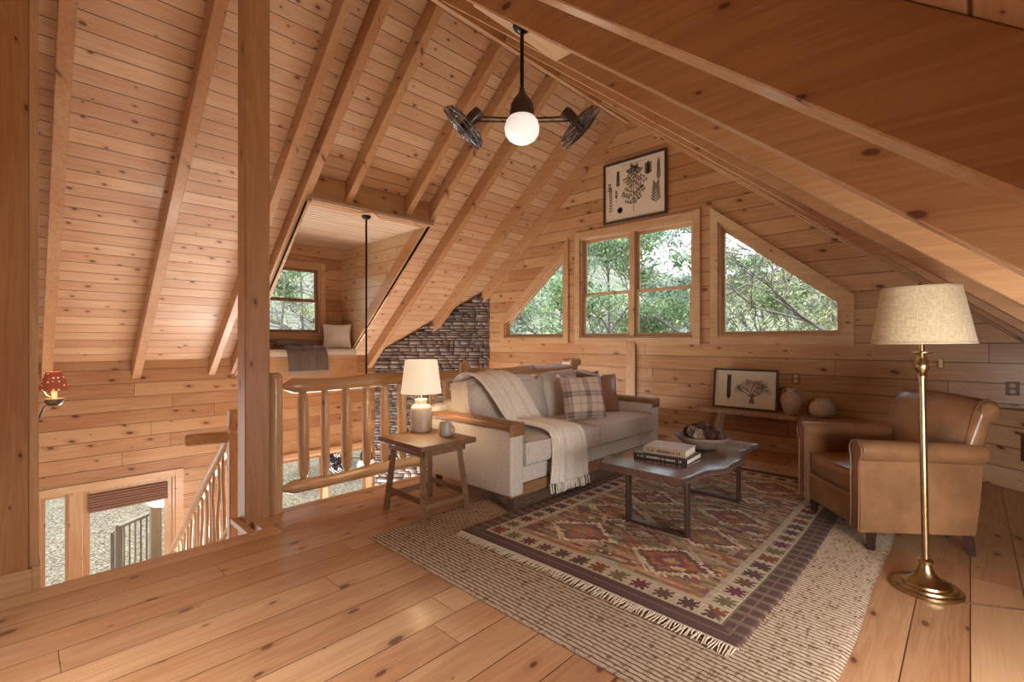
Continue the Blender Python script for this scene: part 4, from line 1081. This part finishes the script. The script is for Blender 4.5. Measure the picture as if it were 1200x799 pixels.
# ================================================================== BENCH + DECOR along gable wall
t = empty('rustic_bench', 'long narrow weathered bench standing under the gable windows', 'bench', (-1.66, 6.27, 0))
b = MB(); pts = []
n = 30
top = [(-.86+1.70*k/n, -.13+.010*math.sin(k*1.3)+.006*math.sin(k*2.9)) for k in range(n+1)]
b.poly([(x, y, .445) for x, y in top]+[(x, .13, .445) for x, y in top[::-1]], (0, 0, .045)); b.build('seat_plank', M_BENCH, t)
for sx in (-1, 1):
    for sy in (-1, 1): b = MB(); b.tube([(sx*.72, sy*.10, 0), (sx*.64, sy*.07, .445)], [.022, .027], 4); b.build('leg', M_BENCH, t)
    b = MB(); b.box(sx*.69-.012, sx*.69+.012, -.08, .08, .17, .21, .003); b.build('stretcher', M_BENCH, t)
ZBn = .49
def leaf(b, M, x, z, a, l, w):
    c, s = math.cos(a), math.sin(a); n = 7; pts = []
    for k in range(n): 
        f = k/(n-1); pts.append((f*l, w*math.sin(math.pi*f)**.8))
    pts = pts+[(p, -q) for p, q in pts[-2:0:-1]]
    b.poly([M @ Vector((x+p*c-q*s, 0, z+p*s+q*c)) for p, q in pts], M.to_3x3() @ Vector((0, -.0006, 0)))
def stem(b, M, pts, w):
    for (x0, z0), (x1, z1) in zip(pts, pts[1:]):
        d = Vector((x1-x0, z1-z0)); d.normalize(); nx_, nz_ = -d.y*w, d.x*w
        b.poly([M @ Vector(p) for p in ((x0+nx_, 0, z0+nz_), (x0-nx_, 0, z0-nz_), (x1-nx_, 0, z1-nz_), (x1+nx_, 0, z1+nz_))], M.to_3x3() @ Vector((0, -.0006, 0)))
def framed(name, label, w, h, fw, M):
    t = empty(name, label, 'picture'); t.matrix_world = M
    b = MB(); 
    for q_ in ((-w/2, -w/2+fw, -h/2, h/2), (w/2-fw, w/2, -h/2, h/2), (-w/2+fw, w/2-fw, -h/2, -h/2+fw), (-w/2+fw, w/2-fw, h/2-fw, h/2)): b.box(q_[0], q_[1], -.028, 0, q_[2], q_[3], .002)
    b.build('picture_frame', M_DARKFRAME, t)
    b = MB(); b.box(-w/2+fw*.8, w/2-fw*.8, -.012, -.004, -h/2+fw*.8, h/2-fw*.8); pr = b.build('print', M_PAPER, t); return t, pr
I4 = Matrix.Identity(4); MI = Matrix.Translation((0, -.0125, 0))
# big botanical
t, pr = framed('botanical_print', 'dark framed botanical chart hanging above the double window', 1.06, .94, .035, Matrix.Translation((-3.65, YG-.002, 3.645)))
rs = random.Random(8)
b = MB(); stem(b, MI, [(0, -.34), (.0, -.1), (.01, .33)], .005)
for k in range(11):
    f = k/10; z = -.22+.52*f; L = (.06+.15*math.sin(math.pi*(.28+.72*f))**.9)*(.75+.35*((k*5) % 3)/2)
    for s in (-1, 1):
        a = R(28+22*f)+rs.uniform(-.2, .2); x1 = s*L*math.cos(a); z1 = z+L*math.sin(a); stem(b, MI, [(0, z), (x1, z1)], .0016)
        for q_ in range(5):
            g = .1+.9*q_/4+rs.uniform(-.06, .06)
            for dd in (-.9, .9, 0): leaf(b, MI, x1*g, z+(z1-z)*g, (a if s > 0 else math.pi-a)+dd+rs.uniform(-.3, .3), .028+.022*rs.random(), .0065)
b.build('drawn_tree', M_INK, pr)
def sprig(x, z, h, n, l, w, spread=.9):
    b = MB(); stem(b, MI, [(x, z), (x, z+h)], .0025)
    for k in range(n):
        f = (k+1)/n
        for s in (-1, 1): leaf(b, MI, x, z+h*f, math.pi/2+s*spread*(1.1-f*.6), l, w)
    b.build('drawn_sprig', M_INK2, pr)
sprig(-.27, .05, .22, 6, .06, .018, .5); sprig(-.40, -.33, .38, 9, .055, .010, .7)
sprig(.40, .00, .28, 9, .10, .006, .35); sprig(.36, -.30, .26, 7, .11, .014, .9)
sprig(-.42, .0, .12, 3, .05, .012, 1.0); sprig(-.30, -.16, .12, 2, .08, .01, .3)
b = MB(); stem(b, MI, [(.235, .15), (.235, .33)], .004)
for z in (.17, .21, .25, .29):
    for s in (-1, 0, 1): leaf(b, MI, .235, z, math.pi/2+s*.9, .075, .022)
b.build('drawn_cone', M_INK2, pr)
b = MB()
for k in range(18): leaf(b, MI, -.235, -.285, k*math.pi/9, .055, .010)
b.build('drawn_rosette', M_INK2, pr)
b = MB(); x = -.2
while x < .2:
    l = rs.uniform(.008, .02); b.box(x, x+l, -.0135, -.0125, .385, .393); x += l+.008
b.build('caption_marks', M_INK2, pr)
# leaning print
Mlean = Matrix.Translation((-2.04, 6.335, ZBn+.255)) @ Matrix.Rotation(R(-7), 4, 'X')
t, pr = framed('leaning_tree_print', 'dark framed print of bare tree and twig leaning on the bench', .76, .50, .022, Mlean)
b = MB()
def br(x, z, a, l, w, d):
    x1, z1 = x+l*math.cos(a), z+l*math.sin(a); stem(b, MI, [(x, z), (x1, z1)], w)
    if d == 0: return
    for k in range(3 if d > 1 else 2): br(x1, z1, a+rs.uniform(-.62, .62), l*rs.uniform(.68, .88), w*.62, d-1)
b.poly([MI @ Vector(p) for p in ((.055, 0, -.17), (.125, 0, -.17), (.102, 0, -.09), (.078, 0, -.09))], (0, -.0006, 0))
for a in (.5, .9, 1.3, 1.6, 2.0, 2.5): br(.09, -.10, a, .07, .0055, 4)
b.build('drawn_tree', M_INK2, pr)
b = MB(); stem(b, MI, [(-.19, -.16), (-.185, .18)], .003)
for k in range(24):
    for s in (-1, 1): leaf(b, MI, -.188, -.13+k*.012, math.pi/2+s*.6, .045, .008)
b.build('drawn_twig', M_INK, pr)
# vases
N = NT('banded_stoneware'); tcn = N.n('ShaderNodeTexCoord'); sp_ = N.n('ShaderNodeSeparateXYZ'); N.l(tcn.outputs['Object'], sp_.inputs[0])
nz = N.noise(tcn.outputs['Object'], 40, 3); cc = N.mix(N.smooth(sp_.outputs[2], .03, .05), (.36, .24, .15, 1), (.56, .47, .36, 1)); cc = N.mix(N.math('MULTIPLY', nz, .35), cc, (.35, .27, .19, 1)); N.bump(N.noise(N.comb(0, 0, N.math('MULTIPLY', sp_.outputs[2], 90)), 1, 1), .3, .004)
M_JAR = N.fin(cc, .55)
t = empty('clay_vase', 'tall tan clay vase with two small loop handles on the bench', 'vase', (-1.50, 6.24, ZBn))
b = MB(); b.lathe([(0, 0), (.060, 0), (.066, .01), (.090, .08), (.108, .15), (.108, .19), (.090, .235), (.060, .262), (.048, .275), (.046, .30), (.056, .312), (.052, .315), (.040, .30), (0, .28)], 40); b.build('vase_body', plain('tan_clay', (.44, .31, .20), .65, nscale=18, namt=.2, bump=.1), t, 60)
for s in (-1, 1): b = MB(); b.tube([(s*.050, 0, .295), (s*.082, 0, .29), (s*.090, 0, .26), (s*.084, 0, .238)], .008, 8); b.build('handle', plain('dark_tan_clay', (.33, .22, .14), .65), t, 60)
b = MB(); b.lathe([(0, 0), (.085, 0), (.10, .012), (.125, .07), (.128, .11), (.115, .155), (.085, .182), (.070, .188), (.070, .200), (.077, .206), (.072, .209), (.062, .198), (0, .17)], 40)
o = b.build('stoneware_jar', M_JAR, None, 60); o.location = (-1.19, 6.24, ZBn); tag(o, 'squat round cream stoneware jar at the right end of the bench', 'jar')
# wall plates
M_PLATE = plain('brown_plate', (.20, .10, .05), .5); M_SOCK = plain('tan_sockets', (.50, .36, .24), .5)
def outlet(x, z, lab, big=1):
    t = empty('wall_outlet', lab, 'outlet', (x, YG, z))
    b = MB(); b.box(-.045*big, .045*big, -.008, -.0005, -.065, .065, .003); b.build('cover_plate', M_PLATE, t)
    b = MB()
    for s in (-1, 1): b.lathe([(0, 0), (.022, 0), (.022, .004), (0, .004)], 16, mat=Matrix.Translation((0, -.008, s*.028)) @ Matrix.Rotation(R(90), 4, 'X'))
    b.build('sockets', M_SOCK, t)
outlet(-1.50, .90, 'brown electrical outlet on the gable wall just above the tall clay vase'); outlet(.285, .905, 'brown electrical outlet on the gable wall right of the armchair back')
b = MB(); b.box(-3.42, -3.35, YG-.007, YG-.0005, .82, .95, .003); o = centre(b.build('switch_plate', M_TRIM['Z'])); tag(o, 'pale wood blank plate on the gable wall behind the far sofa arm', 'plate')

# ================================================================== OUTDOORS
def terrain():
    n = 90; xs = np.linspace(-60, 40, n+1); ys = np.linspace(-40, 75, n+1); X, Y = np.meshgrid(xs, ys)
    dL = np.maximum(0, -X-24); dG = np.maximum(0, Y-16)
    Z = -3.15+np.minimum(9.5, .42*dG)+np.minimum(10, .5*dL)+.25*np.sin(X*.7)*np.sin(Y*.6)*((dL+dG) > .5)
    inside = (X > -9) & (X < 1.5) & (Y > -4) & (Y < 7); Z = np.where(inside, -3.3, Z)
    V = np.stack([X, Y, Z], -1).reshape(-1, 3); i = np.arange(n)[:, None]*(n+1)+np.arange(n)[None, :]
    F = np.stack([i, i+1, i+n+2, i+n+1], -1).reshape(-1, 4)
    N = NT('gravel_and_leaf_litter'); tc = N.n('ShaderNodeTexCoord'); sp = N.n('ShaderNodeSeparateXYZ'); N.l(tc.outputs['Object'], sp.inputs[0])
    vo = N.n('ShaderNodeTexVoronoi'); N.l(tc.outputs['Object'], vo.inputs['Vector']); vo.inputs['Scale'].default_value = 26
    sc_ = N.n('ShaderNodeSeparateColor'); N.l(vo.outputs['Color'], sc_.inputs[0])
    grav = N.mix(sc_.outputs[0], (.15, .11, .065, 1), (.42, .33, .20, 1)); grav = N.mix(N.smooth(vo.outputs['Distance'], .48, .8), grav, (.10, .075, .05, 1))
    bn = N.noise(tc.outputs['Object'], 1.6, 6, .7); br_ = N.ramp(bn, [(.35, (.10, .10, .07)), (.48, (.26, .22, .17)), (.58, (.30, .31, .14)), (.68, (.50, .44, .36))])
    f = N.smooth(sp.outputs[2], -3.0, -2.2)
    N.bump(bn, .8, .3)
    return npmesh('ground', V, F, N.fin(N.mix(f, grav, br_), .95, 0, .1))
g = terrain(); g['kind'] = 'structure'

def grow(seed, h, bare=True, leafn=5, leafs=.05, spread=.55, depth=5, lcols=((.2, .3, .06),)):
    rs_ = random.Random(seed); segs = []; tips = []
    def rec(p, d, l, r, k):
        q = p+d*l*.5+Vector((rs_.uniform(-1, 1), rs_.uniform(-1, 1), 0))*l*.05; e = q+d*l*.5
        segs.append((p, q, e, r))
        if k <= 2: tips.append((q, d)); tips.append((e, d))
        if k == 0: return
        for _ in range(rs_.choice((2, 3, 3)) if k > 1 else 3):
            ax = Vector((rs_.uniform(-1, 1), rs_.uniform(-1, 1), rs_.uniform(-.35, .6))); nd = (d+ax*spread*1.25).normalized()
            rec(p+(e-p)*rs_.uniform(.55, 1), nd, l*rs_.uniform(.62, .82), r*.58, k-1)
    base = Vector((0, 0, 0)); d0 = Vector((rs_.uniform(-.08, .08), rs_.uniform(-.08, .08), 1)).normalized()
    tl = h*.5; p = base; r = h*.014
    for s in range(6):
        e = p+d0*tl/6*1.6+Vector((rs_.uniform(-.1, .1), rs_.uniform(-.1, .1), 0)); segs.append((p, (p+e)/2, e, r)); 
        if s > 0:
            for _ in range(2):
                a = rs_.uniform(0, 6.28); rec(e, Vector((math.cos(a), math.sin(a), rs_.uniform(.25, .8))).normalized(), h*rs_.uniform(.13, .19), r*.5, depth-1)
        p = e; r *= .82
    rec(p, d0, h*.14, r, depth)
    V = []; F = []
    for (a, q, e, r) in segs:
        n = 5 if r > .03 else 3; pr = [a, q, e]; base_ = len(V)
        for i, pt in enumerate(pr):
            t = (e-a).normalized(); u = t.cross(Vector((.3, .5, .81))).normalized(); w = t.cross(u); rr_ = r*(1-.2*i)
            for k in range(n): an = 2*math.pi*k/n; V.append(pt+rr_*(math.cos(an)*u+math.sin(an)*w))
        for i in range(2):
            for k in range(n): F.append((base_+i*n+k, base_+i*n+(k+1) % n, base_+(i+1)*n+(k+1) % n, base_+(i+1)*n+k))
    LV = []; LF = []; LC = []
    if leafn:
        for (q, d) in tips:
            for _ in range(leafn):
                c = q+Vector((rs_.gauss(0, 1), rs_.gauss(0, 1), rs_.gauss(0, .8)))*h*.018
                u = Vector((rs_.uniform(-1, 1), rs_.uniform(-1, 1), rs_.uniform(-1, 1))).normalized(); w = u.cross(Vector((rs_.uniform(-1, 1), rs_.uniform(-1, 1), 1))).normalized()
                s = leafs*rs_.uniform(.6, 1.3); k = len(LV); LV += [c-u*s, c+w*s*.5, c+u*s, c-w*s*.5]; LF.append((k, k+1, k+2, k+3))
                co = rs_.choice(lcols); f = rs_.uniform(.6, 1.4); LC.append([x*f for x in co])
    return V, F, LV, LF, LC
M_TRUNK = plain('grey_bark', (.22, .185, .155), .9, nscale=8, namt=.35)
N = NT('leaves'); a_n = N.n('ShaderNodeAttribute'); a_n.attribute_name = 'Col'; M_LEAF = N.fin(a_n.outputs['Color'], .6, 0, .3)
tr_ = N.n('ShaderNodeBsdfTranslucent'); N.l(a_n.outputs['Color'], tr_.inputs[0]); mx = N.n('ShaderNodeMixShader'); mx.inputs[0].default_value = .45
N.l(N.b.outputs[0], mx.inputs[1]); N.l(tr_.outputs[0], mx.inputs[2]); N.l(mx.outputs[0], N.t.nodes['Material Output'].inputs[0])
def mk_tree(seed, h, **kw):
    V, F, LV, LF, LC = grow(seed, h, **kw)
    t = bpy.data.objects.new('tree', None); COL.objects.link(t)
    npmesh('trunk_and_branches', [tuple(v) for v in V], F, M_TRUNK, t)
    if LF: o = npmesh('foliage', [tuple(v) for v in LV], LF, M_LEAF, t, cols=LC); o['kind'] = 'stuff'
    return t
GR = ((.30, .42, .19), (.38, .50, .25), (.20, .30, .14), (.50, .60, .36)); YG_ = ((.48, .48, .22), (.58, .55, .30), (.36, .40, .18)); BR = ((.44, .36, .26), (.42, .42, .24), (.55, .49, .38)); GG = ((.30, .38, .28), (.44, .50, .40), (.20, .28, .18), (.55, .57, .48))
kinds = {
 'green': mk_tree(21, 9.0, leafn=14, leafs=.06, lcols=GR), 'yellow': mk_tree(35, 8.5, leafn=3, leafs=.06, lcols=YG_),
 'bare': mk_tree(47, 10.5, leafn=1, leafs=.045, depth=5, lcols=BR), 'grey': mk_tree(53, 8.0, leafn=6, leafs=.07, lcols=GG)}
used = set()
nm = {'green': 'dense bright green tree', 'yellow': 'sparse yellow-green tree', 'bare': 'bare branchy tree', 'grey': 'grey-green bushy tree'}
spots = [('grey', -11.2, 13.5, 0, 'filling the left triangular window'), ('grey', -9.2, 17.5, 2, 'farther back behind the left triangular window'), ('green', -7.6, 12.6, 1, 'behind the left panes of the double window'), ('green', -6.6, 16.5, 3, 'deeper behind the double window'),
 ('bare', -4.6, 12.5, 0, 'close behind the right panes of the double window'), ('yellow', -3.6, 16.5, 2, 'behind the right panes of the double window'), ('bare', -2.6, 14.5, 4, 'between double and right window'), ('bare', -1.4, 11.8, 2, 'large behind the left side of the right window'),
 ('yellow', .2, 13.6, 1, 'behind the middle of the right window'), ('yellow', 1.6, 17, 5, 'far behind the right window'), ('bare', 2.0, 12.4, 3, 'behind the right end of the right window'), ('bare', -.4, 18.5, 6, 'in the distance behind the right window'), ('yellow', -5.8, 21, 1, 'on the slope far behind the double window'),
 ('yellow', -16.5, 5.6, 0, 'close outside the dormer window'), ('bare', -15.8, 7.4, 2, 'right of centre outside the dormer window'), ('green', -19.5, 8.2, 1, 'farther back outside the dormer window'), ('yellow', -21, 10.8, 4, 'beyond the drive outside the dormer window')]
for (k, x, y, r_, where) in spots:
    t = kinds[k] if k not in used else copy_tree(kinds[k]); used.add(k)
    gz = -3.2+min(9.5, .42*max(0, y-16))+min(10, .5*max(0, -x-24))
    t.location = (x, y, gz); t.rotation_euler = (0, 0, r_*1.05)
    tag(t, nm[k]+' '+where, 'tree', 'trees around the house')
# porch post and outdoor steps rail seen through the door
M_GREYW = pine('weathered_outdoor_wood', 'Z', None, light=(.30, .24, .17), dark=(.18, .14, .10), knot=.4)
b = MB(); b.box(-10.08, -9.93, 1.56, 1.71, -3.2, .2, .006); tag(centre(b.build('porch_post', M_GREYW)), 'square weathered porch post outside the entry door glass', 'post')
t = empty('step_railing', 'dark weathered railing of the outdoor steps seen through the door', 'railing')
for (x, y) in ((-10.9, 1.25), (-12.0, 1.30)): b = MB(); b.box(x-.05, x+.05, y-.05, y+.05, -3.2, -1.9 if x > -11 else -2.35, .004); b.build('rail_post', M_GREYW, t)
b = MB(); b.tube([(-10.0, 1.62, -1.55), (-10.9, 1.25, -1.95), (-12.0, 1.30, -2.4)], .04, 4); b.build('handrail', M_GREYW, t)
for k in range(6):
    f = k/6; b = MB(); x = -10.05-.85*f; y = 1.60-.35*f; b.box(x-.012, x+.012, y-.012, y+.012, -3.1, -1.6-.38*f, .002); b.build('baluster', M_GREYW, t)
